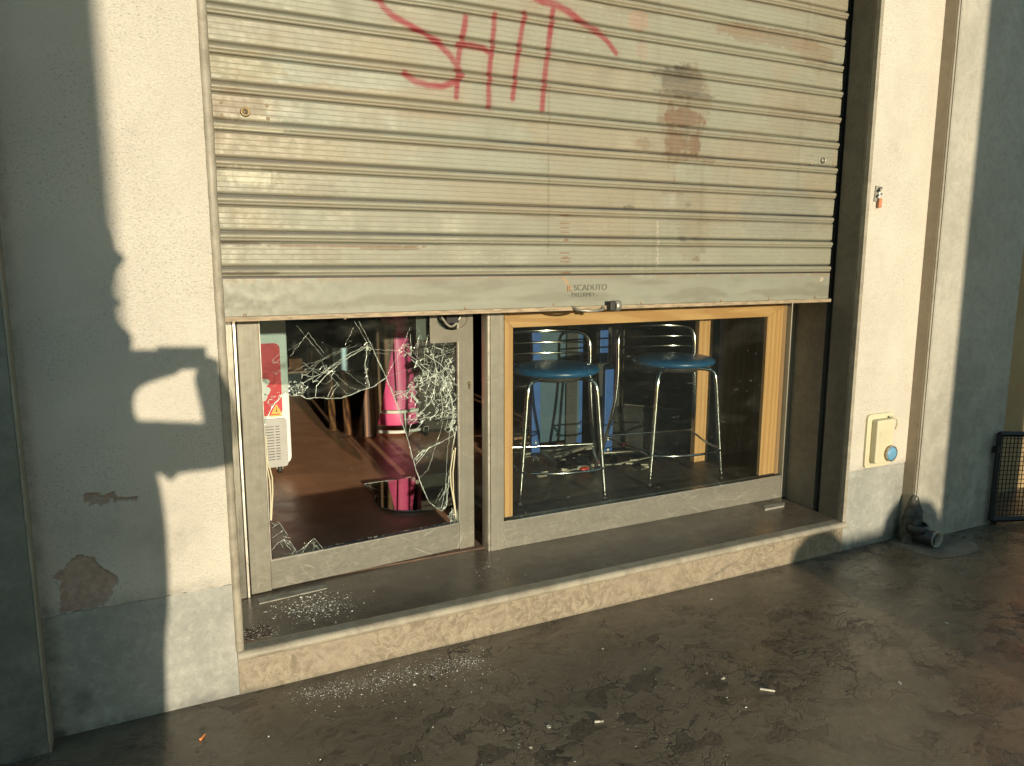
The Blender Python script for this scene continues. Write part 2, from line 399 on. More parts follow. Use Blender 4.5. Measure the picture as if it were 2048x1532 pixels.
def thing(name, loc, label, cat, group=None):
    o = bpy.data.objects.new(name, None); o.empty_display_size = .1; COL.objects.link(o); o.location = loc
    return tag(o, label, cat, group)
def copy_tree(o, parent=None):
    c = o.copy(); COL.objects.link(c); c.parent = parent
    for ch in [x for x in COL.objects if x.parent == o]: copy_tree(ch, c)
    return c
def grid(x0, x1, z0, z1, y, step, func=None):
    """subdivided sheet in the xz plane facing -y, as numpy arrays"""
    nx = max(2, int((x1-x0)/step)+1); nz = max(2, int((z1-z0)/step)+1)
    X, Z = np.meshgrid(np.linspace(x0, x1, nx), np.linspace(z0, z1, nz))
    return X, Z, nx, nz
_T = np.random.RandomState(3).rand(256, 256)
def vn(x, y):
    xi = np.floor(x).astype(int); yi = np.floor(y).astype(int); fx = x-xi; fy = y-yi
    fx = fx*fx*(3-2*fx); fy = fy*fy*(3-2*fy)
    g = lambda a, b: _T[a % 256, b % 256]
    return (g(xi, yi)*(1-fx)+g(xi+1, yi)*fx)*(1-fy)+(g(xi, yi+1)*(1-fx)+g(xi+1, yi+1)*fx)*fy
def fbm(x, y, o=4):
    s = 0; a = .5; t = 0
    for k in range(o): s = s+a*vn(x*2**k+k*17.3, y*2**k+k*9.1); t += a; a *= .55
    return s/t
def sstep(a, b, x): t = np.clip((x-a)/(b-a), 0, 1); return t*t*(3-2*t)
def seg_dist(X, Z, pts):
    d = np.full(X.shape, 9.); tt = np.zeros(X.shape); n = len(pts)-1
    for i in range(n):
        (ax, az), (bx, bz) = pts[i], pts[i+1]; dx, dz = bx-ax, bz-az
        t = np.clip(((X-ax)*dx+(Z-az)*dz)/(dx*dx+dz*dz+1e-12), 0, 1)
        e = np.hypot(X-ax-t*dx, Z-az-t*dz); m = e < d; d = np.where(m, e, d); tt = np.where(m, (i+t)/n, tt)
    return d, tt
def inpoly(X, Z, pts):
    c = np.zeros(X.shape, bool); n = len(pts)
    for i in range(n):
        (x1, z1), (x2, z2) = pts[i], pts[(i+1) % n]
        m = ((z1 > Z) != (z2 > Z)) & (X < (x2-x1)*(Z-z1)/(z2-z1+1e-12)+x1); c ^= m
    return c
def sheet_obj(name, X, Y, Z, mat, parent=None, base=None, attrs=(), smooth=True):
    nz, nx = X.shape; me = bpy.data.meshes.new(name)
    off = wloc(parent) if parent is not None else Vector(base or (0, 0, 0))
    co = np.stack([X-off.x, Y-off.y, Z-off.z], -1).reshape(-1, 3)
    idx = np.arange(nx*nz).reshape(nz, nx)
    fc = np.stack([idx[:-1, :-1], idx[:-1, 1:], idx[1:, 1:], idx[1:, :-1]], -1).reshape(-1, 4)
    me.vertices.add(len(co)); me.vertices.foreach_set('co', co.ravel())
    me.loops.add(fc.size); me.loops.foreach_set('vertex_index', fc.ravel())
    me.polygons.add(len(fc)); me.polygons.foreach_set('loop_start', np.arange(0, fc.size, 4)); me.polygons.foreach_set('loop_total', np.full(len(fc), 4))
    me.update(calc_edges=True); me.validate()
    me.polygons.foreach_set('use_smooth', [smooth]*len(fc))
    for an, val in attrs:
        if val.ndim == 3:
            a = me.attributes.new(an, 'FLOAT_COLOR', 'POINT'); a.data.foreach_set('color', np.concatenate([val, np.ones(val.shape[:2]+(1,))], -1).ravel())
        else:
            a = me.attributes.new(an, 'FLOAT', 'POINT'); a.data.foreach_set('value', val.astype(float).ravel())
    me.materials.append(M[mat]); o = bpy.data.objects.new(name, me); COL.objects.link(o)
    if parent is not None: o.parent = parent
    elif base is not None: o.location = base
    return o
def text_obj(body, size, ext, name, mat, parent, loc):
    cu = bpy.data.curves.new(name, 'FONT'); cu.body = body; cu.size = size; cu.extrude = ext; cu.resolution_u = 3
    tmp = bpy.data.objects.new('tmp_text', cu); COL.objects.link(tmp)
    dg = bpy.context.evaluated_depsgraph_get(); me = bpy.data.meshes.new_from_object(tmp.evaluated_get(dg))
    bpy.data.objects.remove(tmp); me.name = name; me.materials.clear(); me.materials.append(M[mat])
    me.transform(Matrix.Rotation(R(90), 4, 'X'))
    o = bpy.data.objects.new(name, me); COL.objects.link(o); o.parent = parent
    o.location = Vector(loc)-wloc(parent); return o
def plate(outer, holes, thick, name, mat, parent, mtx):
    """flat plate with holes; loops are 2-D (x,y)"""
    cu = bpy.data.curves.new(name, 'CURVE'); cu.dimensions = '2D'; cu.fill_mode = 'BOTH'; cu.extrude = thick/2
    for loop in [outer]+holes:
        sp = cu.splines.new('POLY'); sp.points.add(len(loop)-1); sp.use_cyclic_u = True
        for p, q in zip(sp.points, loop): p.co = (q[0], q[1], 0, 1)
    tmp = bpy.data.objects.new('tmp_plate', cu); COL.objects.link(tmp)
    dg = bpy.context.evaluated_depsgraph_get(); me = bpy.data.meshes.new_from_object(tmp.evaluated_get(dg))
    bpy.data.objects.remove(tmp); me.name = name; me.materials.clear(); me.materials.append(M[mat])
    me.transform(mtx); me.transform(Matrix.Translation(-wloc(parent)))
    o = bpy.data.objects.new(name, me); COL.objects.link(o); o.parent = parent; return o
def rrect(x0, x1, y0, y1, r, k=5):
    out = []
    for cx, cy, a0 in ((x1-r, y1-r, 0), (x0+r, y1-r, 90), (x0+r, y0+r, 180), (x1-r, y0+r, 270)):
        for i in range(k+1): a = R(a0+90*i/k); out.append((cx+r*math.cos(a), cy+r*math.sin(a)))
    return out

# ------------------------------------------------------------------ ground
xs = np.concatenate([-np.geomspace(120, 1.3, 18), np.linspace(-1.2, 4.8, 200), np.geomspace(5, 120, 18)])
ys = np.concatenate([-np.geomspace(120, 2.6, 18), np.linspace(-2.5, 0.44, 90)])
X, Y = np.meshgrid(xs, ys)
g = .8*sstep(.06, 0, -Y)*((X > -.8) & (X < 4.6))*fbm(X*9, Y*20)
sheet_obj('pavement', X, Y, np.zeros_like(X), 'pavement', attrs=[('grime', g), ('wear', np.clip(1.3*np.exp(-(((X-1.0)/.75)**2+((Y+.72)/.42)**2))+.8*np.exp(-(((X-2.1)/.5)**2+((Y+.55)/.3)**2)), 0, 1))])
tag(bpy.data.objects['pavement'], 'dark polished marble pavement strewn with broken glass', kind='structure')

# ------------------------------------------------------------------ facade
WT = 4.6
def wall_sheet(name, x0, x1, z0, z1, y, mat, parent, peel=None, grime=None, step=.006, dent=.0035, jag=None):
    X, Z, nx, nz = grid(x0, x1, z0, z1, y, step)
    if jag is not None:
        Z = np.where(np.arange(nz)[:, None] == 0, Z+jag(X), Z)
    pe = peel(X, Z) if peel else np.zeros_like(X); gr = grime(X, Z) if grime else np.zeros_like(X)
    return sheet_obj(name, X, np.full_like(X, y)+pe*dent, Z, mat, parent, attrs=[('peel', pe), ('grime', gr)])

# left pier: plaster above a stone dado
lp = thing('plaster_wall', (-.38, 0, 0), 'rough cream plaster wall left of the shutter, with two peeled brown patches', 'wall')
pA = [wx(*q) for q in ((185, 1012), (163, 1003), (172, 990), (195, 986), (230, 990), (275, 997), (270, 1002), (232, 1002), (200, 1013))]
pB = [wx(*q) for q in ((122, 1216), (124, 1170), (108, 1150), (125, 1135), (150, 1112), (170, 1112), (195, 1122), (208, 1140), (230, 1150), (232, 1175), (215, 1205), (190, 1220), (122, 1225))]
def peelL(X, Z):
    w = (fbm(X*45, Z*45)-.5)*.035; w2 = (fbm(X*45+31, Z*45+7)-.5)*.035
    return (inpoly(X+w, Z+w2, pA) | inpoly(X+w, Z+w2, pB)).astype(float)
def grimeL(X, Z):
    a = sstep(.035, 0, X+.655)*.7+sstep(.05, 0, Z-.41)*.6
    cx, cz = wx(190, 1050); a += .8*np.exp(-(((X-cx)/.12)**2+((Z-cz)/.10)**2))*fbm(X*25, Z*25)
    cx, cz = wx(340, 1080); a += .45*np.exp(-(((X-cx)/.10)**2+((Z-cz)/.12)**2))
    return np.clip(a, 0, 1)
wall_sheet('plaster_face', -.66, -.104, .408, WT, 0, 'plaster', lp, peelL, grimeL, .0040, .007, lambda X: (fbm(X*60, X*0)-.5)*.008)
def grimeD(X, Z):
    a = sstep(.05, 0, X+.655)*.8+sstep(.05, 0, Z)*.7
    cx, cz = wx(165, 1405); a += 1.1*np.exp(-(((X-cx)/.035)**2+((Z-cz)/.045)**2))
    return np.clip(a, 0, 1)
o = wall_sheet('dado_slab', -.66, -.102, 0, .406, .004, 'dado', lp, None, grimeD, .012)
tag(o, 'grey stone slab along the foot of the wall')
MB().box(-.66, -.104, .012, .44, 0, WT).build('wall_core', 'dado', lp)

# left pilaster stands proud
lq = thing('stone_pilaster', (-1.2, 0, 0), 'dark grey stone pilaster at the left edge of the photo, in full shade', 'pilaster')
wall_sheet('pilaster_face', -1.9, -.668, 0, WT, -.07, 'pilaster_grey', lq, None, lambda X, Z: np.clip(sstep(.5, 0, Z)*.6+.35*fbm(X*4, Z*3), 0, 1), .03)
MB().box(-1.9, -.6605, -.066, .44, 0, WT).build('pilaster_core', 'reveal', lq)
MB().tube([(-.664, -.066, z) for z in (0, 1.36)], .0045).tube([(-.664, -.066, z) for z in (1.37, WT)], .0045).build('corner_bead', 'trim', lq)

# right pier
rp = thing('plaster_wall', (3.1, 0, 0), 'sunlit cream plaster wall right of the shutter, above a grey stone dado', 'wall')
def grimeR(X, Z): return np.clip(sstep(.03, 0, Z-.425)*.5+.25*sstep(.4, .9, fbm(X*3, Z*2)), 0, 1)
wall_sheet('plaster_face', 2.87, 3.311, .425, WT, 0, 'plaster', rp, None, grimeR, .008, jag=lambda X: (fbm(X*60, X*0)-.5)*.006)
o = wall_sheet('dado_slab', 2.866, 3.311, 0, .423, .004, 'dado', rp, None, lambda X, Z: np.clip(sstep(.12, 0, Z)*.8+sstep(.1, 0, 3.311-X)*.5*(Z < .3), 0, 1), .01)
tag(o, 'grey scratched stone slab along the foot of the wall')
MB().box(2.945, 3.311, .012, .44, 0, WT).build('wall_core', 'dado', rp)
# right pilaster
rq = thing('stone_pilaster', (3.66, 0, 0), 'pale stone pilaster at the right, half sunlit and half in shadow', 'pilaster')
def grimeP(X, Z): return np.clip(sstep(1.2, .1, Z)*.55*(.5+.6*fbm(X*9, Z*2.2))+.18*fbm(X*6, Z*1.2), 0, 1)
wall_sheet('pilaster_face', 3.334, 4.03, 0, WT, -.075, 'pilaster', rq, None, grimeP, .02)
MB().box(3.3112, 3.326, -.062, .44, 0, WT).box(3.326, 4.03, -.060, .44, 0, WT).build('pilaster_side', 'reveal', rq)
MB().box(3.326, 3.3335, -.0745, -.0605, 0, WT).box(3.338, 4.03, -.0745, -.061, 0, WT).build('pilaster_slab', 'pilaster', rq)
MB().tube([(3.319, -.066, z) for z in (.22, WT)], .0062).build('corner_bead', 'trim', rq)
# ochre wall beyond, recessed
oc = thing('recessed_wall', (4.8, .3, 0), 'ochre wall beyond the right pilaster, behind the black wire mesh gate', 'wall')
M['ochre'] = plaster('ochre_plaster', (.42, .30, .14), (.34, .24, .11))
MB().box(4.03, 7.5, .25, .44, 0, WT).build('wall_face', 'ochre', oc)
MB().box(5.05, 5.6, .235, .249, .14, 2.3).build('door_panel', 'redplastic', oc)

# lintel over the shutter opening
tag(MB().box(-.104, 2.87, .02, .44, 3.15, WT).build('lintel_wall', 'plaster', base=(1.4, .02, 3.15)), 'plaster wall over the shutter, above the top of the photo', 'wall')

# ------------------------------------------------------------------ stone surround
sr = thing('stone_surround', (1.4, 0, .13), 'worn stone surround of the shop opening, with dark marble jamb at right', 'door surround')
# left rounded moulding
prof = [(-.1065, .004), (-.1065, -.002), (-.104, -.006), (-.099, -.009), (-.092, -.0095), (-.085, -.008), (-.080, -.004), (-.078, .002), (-.0775, .01), (-.0775, .17), (-.1065, .17)]
X_ = MB(); zz = np.linspace(.165, WT-1.3, 170)
n = len(prof); vs = []
for k, z in enumerate(zz):
    for (a, b) in prof: vs.append((a+.0035*(fbm(np.array([z*30.]), np.array([a*50]))[0]-.5), b+.004*(fbm(np.array([z*35.]), np.array([a*150.]))[0]-.5), z))
X_.add(vs, [(i*n+k, i*n+(k+1) % n, (i+1)*n+(k+1) % n, (i+1)*n+k) for i in range(len(zz)-1) for k in range(n)], True)
X_.add(vs[:n], [list(range(n))])
o = X_.build('edge_moulding', 'trim', sr)
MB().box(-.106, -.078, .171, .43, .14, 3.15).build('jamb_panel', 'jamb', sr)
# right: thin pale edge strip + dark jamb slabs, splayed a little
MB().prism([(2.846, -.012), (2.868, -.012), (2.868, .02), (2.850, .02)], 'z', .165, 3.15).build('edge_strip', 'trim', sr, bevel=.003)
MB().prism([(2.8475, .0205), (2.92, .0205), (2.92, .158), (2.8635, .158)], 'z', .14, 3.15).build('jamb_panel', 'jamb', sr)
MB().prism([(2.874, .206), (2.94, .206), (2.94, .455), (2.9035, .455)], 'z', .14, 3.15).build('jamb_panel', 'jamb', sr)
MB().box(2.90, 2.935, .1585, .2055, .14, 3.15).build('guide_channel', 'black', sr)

# ------------------------------------------------------------------ doorstep
st = thing('doorstep', (1.4, .2, 0), 'beige stone doorstep with a dark worn tread and rounded nosing', 'doorstep')
X, Z, nx, nz = grid(-.1015, 2.866, 0, .128, 0, .012)
gz = np.zeros_like(X); cx, cz = wx(1445, 1140)
gz += .8*np.exp(-(((X-cx+.4*(Z-cz))/.10)**2+((Z-cz-.35*(X-cx))/.006)**2))
cx, cz = wx(495, 1385); gz += .6*np.exp(-(((X-cx)/.05)**2+((Z-cz)/.012)**2)); gz = np.clip(gz+sstep(.012, 0, Z)*.4, 0, 1)
sheet_obj('riser', X, np.full_like(X, .001), Z, 'riser', st, attrs=[('grime', gz)])
nose = [(.43, .132), (.43, .166), (.012, .166)]+[(-.008-.017*math.sin(a), .149+.017*math.cos(a)) for a in np.linspace(0, math.pi, 9)]+[(.0, .132)]
nose = [(a, b-.001) for a, b in nose]
X_ = MB()
for (xa, xb, nn) in ((-.103, 2.866, 1),):
    X_.prism([(p[0], p[1]) for p in nose[2:]]+[(.035, .131), (.035, .165)], 'x', xa, xb)
o = X_.build('nosing', 'trim', st)
def tread():
    a = N('worn_dark_tread')
    c = a.mix(a.ramp(a.noise(3.5, 5, .6, a.map((1, 3, 1))), .3, .7), (.105, .083, .058), (.155, .125, .09))
    s1 = a.ramp(a.noise(4, 3, .5, a.map((4, 40, 1), (0, 0, .2)), 1.4), .62, .72)
    c = a.mix(a.math('MULTIPLY', s1, .35), c, (.26, .235, .185))
    dirt = a.ramp(a.noise(90, 4, .7), .6, .7)
    c = a.mix(a.math('MULTIPLY', dirt, .4), c, (.06, .045, .03))
    return a.done(c, a.ramp(a.noise(12, 4, .6), .3, .7, .22, .42), 0, a.bump(a.noise(70, 5, .7), .12, .002))
M['tread'] = tread()
MB().box(-.0775, 2.866, .0355, .55, .02, .1655).build('tread', 'tread', st)
MB().prism([(-.077, .052), (-.03, .046), (-.005, .058), (.022, .049), (.03, .07), (.022, .085), (.034, .10), (.02, .118), (.028, .14), (.0, .15), (-.03, .143), (-.077, .156)], 'z', .1657, .1668).build('crumbled_mortar_patch', simple('rust_brown_grit', (.13, .085, .05), .95, 0, .8, 90, 160, 1.), st)
MB().prism([(.02, .335), (.29, .360), (.30, .40), (.02, .385)], 'z', .1657, .1705).build('threshold_strip', 'cement', st)
MB().prism([(2.62, .30), (2.76, .30), (2.80, .335), (2.66, .345)], 'z', .1657, .176).build('loose_stone_chip', 'cement', st)
FZ = .1657   # tread height
mt = MB()
for k in range(12): mt.box(.30+.0, 1.062, .4805+k*.0095-.0, .4805+k*.0095+.006, FZ, FZ+.004)
mt.box(.28, 1.066, .478, .595, FZ, FZ+.0015)
tag(mt.build('floor_mat', 'mat', base=(.6, .5, FZ)), 'narrow brown ribbed mat under the broken glass door', 'mat')

# ------------------------------------------------------------------ roller shutter
SY, P_, ZA = .177, .1206, 2.277
sh = thing('roller_shutter', (1.4, SY, 1.28), 'large dented metal roller shutter, half open, sprayed with red graffiti letters', 'shutter')
one = [(0, .007), (.0022, .004), (.004, -.0005)]
g_ = [.024, .042, .060]
t = .010
marks = [.004+.0045*i for i in range(1, 18)]
for m_ in [x for x in marks if x < .074]:
    if all(abs(m_-q) > .003 for q in g_): one.append((m_, 0.))
for q in g_: one += [(q-.0020, 0.), (q-.0009, 0.0001), (q, .0020), (q+.0009, .0001), (q+.0020, 0.)]
one += [(.0785, .0006), (.0805, .0035), (.083, .0095), (.086, .0165), (.0885, .0175), (.0895, .001), (.092, -.0045), (.096, -.0075), (.101, -.009), (.1065, -.0075), (.1085, -.0045), (.111, -.0035), (.1145, -.004), (.1175, -.001), (.1192, .004)]
one = sorted(one)
zs, off = [], []
for k in range(-8, 8):
    z0 = ZA-P_*k+P_      # top of the slat whose bottom seam is at ZA-P*k
    for (d, y) in one: zs.append(z0-d); off.append(y)
zs.append(ZA-P_*7); off.append(.007)
zs = np.array(zs)[::-1]; off = np.array(off)[::-1]
xs = np.linspace(-.076, 2.846, 700)
X, Z = np.meshgrid(xs, zs); Y = SY+np.repeat(off[:, None], len(xs), 1)
dn_ = fbm(X*2.2+np.floor((ZA-Z)/P_)*5.1, Z*2.5, 3); Y = Y+.010*(fbm(X*1.3, Z*.9)-.5)+.006*sstep(.62, .8, dn_)+.0022*(fbm(X*9, np.floor((ZA-Z)/P_)*3.7)-.5)
# slat ends: rib ends cut back a little at the right
row = np.floor((ZA-Z)/P_+1e-6)
def shutter_paint(X, Z, bar=False):
    rr = np.floor((ZA-Z)/P_)
    rowrand = vn(rr*7.7+.5, rr*0+3.)
    n1 = fbm(X*1.6+rr*3.1, Z*1.2+rr*.4); n2 = fbm(X*7+rr*5, Z*9, 5)
    bias = .12*np.exp(-((Z-1.93)/.22)**2)+.10*sstep(2.35, 2.6, Z)*sstep(.6, 1.6, X)+.05*(rowrand-.5)-.10*sstep(1.66, 1.5, Z)-.04
    m = sstep(.40, .60, n1*.75+n2*.25+bias)
    A = np.array([.345, .35, .27]); B = np.array([.358, .325, .235])
    c = A*(1-m[..., None])+B*m[..., None]
    c = c*(.94+.12*fbm(X*3, Z*22+rr)[..., None])
    # ribs slightly beige
    d = np.mod(ZA-Z, P_); rib = sstep(.086, .094, d)*(1 if not bar else 0)
    c = c*(1-.3*rib[..., None])+np.array([.35, .315, .225])*(.3*rib[..., None])
    def blob(u, v, ru, rv, col, k, sc=40, th=.35, hz=1.):
        nonlocal c
        cx, cz = wx(u, v, SY); sx = ru*.0023; sz = rv*.00185
        e = ((X-cx)/sx)**2+((Z-cz)/sz)**2
        w = (1.35-e)+1.5*(fbm(X*sc*1.8, Z*sc*.5+5)-.5)+.9*(fbm(X*55, Z*160+u)-.5)+.5*(fbm(X*90, Z*6+v)-.5)
        a = k*sstep(th, th+.28, w)[..., None]
        c = c*(1-a)+np.array(col)*a
    brown = (.20, .115, .06); gy = (.10, .095, .075)
    blob(1365, 165, 54, 38, gy, .75, 16, .3, 6); blob(1370, 230, 60, 110, (.26, .2, .13), .45, 9, .2, 1.5); blob(1385, 420, 40, 120, (.25, .21, .14), .3, 9, .2, 1.5); blob(1345, 150, 45, 14, gy, .5, 16, .3, 8)
    blob(1375, 188, 70, 5, (.09, .08, .06), .6, 12, .2, 6)
    blob(1368, 236, 48, 22, brown, .8); blob(1330, 238, 22, 9, brown, .5)
    blob(1352, 285, 26, 25, brown, .75); blob(1388, 292, 15, 26, brown, .75); blob(1287, 287, 22, 14, brown, .4)
    blob(1360, 312, 60, 8, brown, .4); blob(1415, 322, 22, 9, brown, .4); blob(1345, 385, 30, 8, brown, .35); blob(1378, 345, 10, 10, brown, .3)
    blob(1338, 262, 9, 75, brown, .5); blob(1392, 300, 8, 60, brown, .5); blob(1372, 250, 6, 90, (.16, .12, .08), .4); blob(1350, 340, 5, 40, brown, .35)
    blob(1258, 414, 14, 5, gy, .5); blob(1378, 410, 8, 6, gy, .4); blob(1365, 478, 10, 7, gy, .5); blob(1393, 478, 12, 5, gy, .45); blob(1392, 518, 13, 7, brown, .55); blob(1408, 500, 10, 8, gy, .3)
    blob(1540, 75, 150, 22, (.25, .16, .09), .45, 10, .3, 4); blob(1630, 105, 60, 30, (.27, .165, .09), .4, 12, .3, 3); blob(1480, 60, 70, 14, (.27, .165, .09), .4)
    blob(1560, 430, 130, 60, (.27, .275, .23), .5, 6, .3, 1); blob(1500, 300, 90, 60, (.33, .27, .2), .35, 5); blob(1580, 240, 70, 50, (.30, .25, .18), .4, 5)
    blob(1380, 345, 60, 32, (.36, .38, .30), .6, 8, .4); blob(900, 265, 160, 22, (.35, .38, .31), .5, 8); blob(950, 325, 150, 25, (.35, .38, .31), .45, 8)
    blob(650, 148, 150, 22, (.36, .40, .33), .7, 7, .3); blob(620, 240, 90, 20, (.35, .38, .31), .5, 12)
    blob(470, 215, 50, 32, (.30, .22, .14), .5, 9); blob(480, 130, 60, 25, (.34, .29, .17), .5, 9)
    blob(500, 350, 60, 20, (.62, .60, .46), .55, 70, .75, 2); blob(490, 362, 70, 8, (.66, .64, .5), .5, 80, .8, 2); blob(500, 258, 50, 3, (.7, .66, .5), .8, 60, .3); blob(510, 238, 45, 9, (.62, .6, .46), .6, 80, .7)
    blob(650, 380, 40, 14, (.22, .2, .15), .4, 20); blob(700, 492, 130, 3, (.2, .12, .06), .8, 14, .3); blob(640, 510, 40, 18, (.28, .25, .17), .4, 14)
    blob(478, 487, 30, 4, (.12, .1, .07), .8, 8, .1); blob(500, 546, 45, 4, (.13, .11, .08), .8, 8, .1); blob(780, 497, 60, 4, (.2, .13, .07), .6, 20)
    blob(1275, 42, 24, 26, (.5, .2, .13), .3, 20); blob(1285, 100, 14, 20, (.5, .22, .15), .22, 20)
    for vv in (430, 447, 455, 464, 480, 506, 516, 524, 545): blob(1130, vv, 11, 1.6, (.24, .10, .04), .85, 30, .1)
    for vv in range(445, 535, 4):
        if vv % 9 > 1: blob(1315+rnd.uniform(-1, 1), vv, 1.6, 3, (.66, .62, .5), .7, 60, .1)
    stk = sstep(.55, .8, fbm(X*22, Z*1.1+3, 5))*sstep(.4, .65, fbm(X*1.8+9, Z*1.5))
    c = c*(1-.28*stk[..., None])+np.array([.2, .16, .105])*(.28*stk[..., None])
    hz = sstep(.56, .75, fbm(X*2.5+rr*11, Z*0+rr*3.3+fbm(X*6, Z*40)*1.2, 5))*sstep(.03, .0, d)
    c = c*(1-.45*hz[..., None])+np.array([.22, .15, .09])*(.45*hz[..., None])
    sc1 = sstep(.74, .78, fbm(X*60+rr, Z*240, 3))*sstep(.5, .7, fbm(X*3+4, Z*3)); c = c*(1-.5*sc1[..., None])+np.array([.55, .53, .43])*(.5*sc1[..., None])
    # vertical rust line
    x0, z0 = wx(1097, 250, SY); x1, z1 = wx(1096, 580, SY)
    ln = np.exp(-((X-(x0+(x1-x0)*(Z-z0)/(z1-z0)))/.0028)**2)*(Z < z0+.15)*(fbm(X*0+1, Z*40) > .4)*.6
    c = c*(1-ln[..., None])+np.array([.16, .11, .06])*ln[..., None]
    # slat colour darkens close to each seam
    dd = np.minimum(d, P_-d)
    if not bar: c = c*(1-.45*np.exp(-(dd/.004)**2)[..., None])
    return c*np.array([.70, .685, .645])
C_ = shutter_paint(X, Z)
strokes = [  # red spray letters
    (.011, [(738, -12), (760, 0), (768, 14), (785, 30), (812, 47), (845, 66), (875, 86), (900, 112), (915, 135), (922, 150), (912, 163), (885, 173), (855, 171), (830, 163), (808, 148)]),
    (.010, [(931, 34), (929, 52), (924, 75), (918, 105), (914, 135), (914, 165), (912, 194)]),
    (.010, [(988, 30), (988, 52), (984, 90), (980, 125), (977, 165), (977, 214)]),
    (.009, [(914, 90), (940, 91), (965, 97), (984, 110)]),
    (.010, [(1049, 28), (1043, 60), (1036, 105), (1030, 150), (1025, 197)]),
    (.011, [(1107, 12), (1103, 40), (1097, 90), (1092, 130), (1087, 175), (1084, 218)]),
    (.014, [(1062, -10), (1085, 3), (1108, 8), (1135, 22), (1160, 42), (1190, 62)]),
    (.010, [(1190, 62), (1212, 80), (1232, 106)])]
red = np.zeros_like(X)
for w, pts in strokes:
    d, tt = seg_dist(X, Z, [wx(u, v, SY) for u, v in pts])
    w2 = w*1.25*(1+.35*(fbm(X*20, Z*20)-.5))
    red = np.maximum(red, .16*sstep(w2*3.2, w2*.8, d)*(fbm(X*120, Z*120, 3) > .47))
    red = np.maximum(red, sstep(w2*1.35, w2*.4, d)*(.80+.3*fbm(X*14+w*900, Z*9)))
C_ = C_*(1-red[..., None]*.93)+np.array([.21, .010, .018])*red[..., None]*.93
tag(sheet_obj('slat_curtain', X, Y, Z, 'shutter', sh, attrs=[('paint', C_)]), 'grey and beige horizontal slats with red spray paint and brown stains')
MB().box(-.074, 2.844, SY+.012, SY+.016, ZA-P_*7+.01, 3.2).build('curtain_back', 'dark_steel', sh)
# bottom bar
xs = np.linspace(-.076, 2.846, 420); zs = np.linspace(1.3, ZA-P_*7-.004, 36)
X, Z = np.meshgrid(xs, zs); Y = SY-.001+.004*(fbm(X*2.2, Z*6+4)-.5)
cc = np.array([.34, .35, .275])*(.85+.3*fbm(X*2.5, Z*12, 5)[..., None])
dk = sstep(.5, .75, fbm(X*4, Z*20+9, 5)+.25*np.exp(-((Z-1.335)/.02)**2)-.03)
cc = cc*(1-.4*dk[..., None])+np.array([.17, .16, .11])*.4*dk[..., None]
top = sstep(1.405, 1.43, Z)*(fbm(X*30, Z*4) > .4)*.5; cc = cc*(1-top[..., None])+np.array([.35, .22, .13])*top[..., None]
for (u, v, r_) in ((1133, 565, .012), (1138, 576, .014), (1128, 558, .01)):
    cx, cz = wx(u, v, SY); e = np.hypot(X-cx, (Z-cz)*1.3)/r_+.9*(fbm(X*90, Z*90)-.5); w = sstep(1.1, .7, e)[..., None]
    cc = cc*(1-w)+np.array([.5, .32, .17])*w
for (u, v) in ((1643, 558),):
    cx, cz = wx(u, v, SY); e = np.hypot(X-cx, Z-cz)/.011+.9*(fbm(X*90, Z*90)-.5); w = sstep(1.1, .8, e)[..., None]; cc = cc*(1-w)+np.array([.65, .55, .45])*w
cc = cc*np.array([.68, .675, .65])
bb = sheet_obj('bottom_bar', X, Y, Z, 'shutter', sh, attrs=[('paint', cc)])
MB().box(-.074, 2.844, SY+.004, SY+.008, 1.29, ZA-P_*7+.012).build('bar_back', 'dark_steel', sh)
MB().box(-.076, 2.85, SY-.016, SY+.03, 1.2835, 1.2885).box(-.076, 2.85, SY-.0165, SY-.0135, 1.2837, 1.2995).build('bottom_angle', 'shutter_lip', sh)
rv = [(490, 635), (690, 640), (932, 620), (1108, 613), (1283, 609), (1442, 605), (1538, 601), (1631, 598)]
for (u, v) in rv:
    x, z = wx(u, v-4, SY-.003); MB().lathe([(0, -.003), (.0045, -.0025), (.006, 0), (.006, .003)], (x, SY-.004, z), 12, 'y').build('rivet', 'shutter_lip', bb)
M['letters'] = simple('pressed_metal_letters', (.13, .13, .095), .5, .1, .1)
M['letters_worn'] = simple('rusty_worn_letters', (.30, .18, .09), .5, .1, .2)
x0, z0 = wx(1133, 583, SY); text_obj('R.', .036, .0012, 'pressed_letter', 'letters_worn', bb, (x0, SY-.0035, z0-.0005))
x0, z0 = wx(1147, 581, SY); text_obj('SCADUTO', .0355, .0012, 'pressed_lettering', 'letters', bb, (x0, SY-.0035, z0))
x0, z0 = wx(1136, 594, SY); text_obj('- PALERMO -', .026, .0012, 'pressed_lettering', 'letters', bb, (x0, SY-.0035, z0))
# handle and lock eye
xa, za = wx(1146, 618, SY-.02); xb, zb = wx(1206, 621, SY-.02)
MB().tube([(xa, SY-.012, 1.298), (xa+.005, SY-.03, 1.292)]+[(xa+(xb-xa)*t, SY-.034-.03*math.sin(math.pi*t), 1.288-.006*math.sin(math.pi*t)) for t in np.linspace(.06, .94, 12)]+[(xb-.005, SY-.03, 1.290), (xb, SY-.012, 1.296)], .0058, 8).build('pull_handle', 'grey_steel', sh)
x, z = wx(1234, 612, SY-.04)
le = MB().lathe([(.021, -.012), (.024, -.008), (.024, .012), (.011, .012), (.011, -.012), (.021, -.012)], (x, SY-.036, z+.001), 20, 'x').build('lock_eye', 'grey_steel', sh)
MB().box(x-.038, x-.013, SY-.05, SY-.01, z-.018, z+.02).box(x-.02, x+.012, SY-.013, SY-.002, z-.02, z+.02).build('lock_bracket', 'dark_steel', sh, bevel=.002)
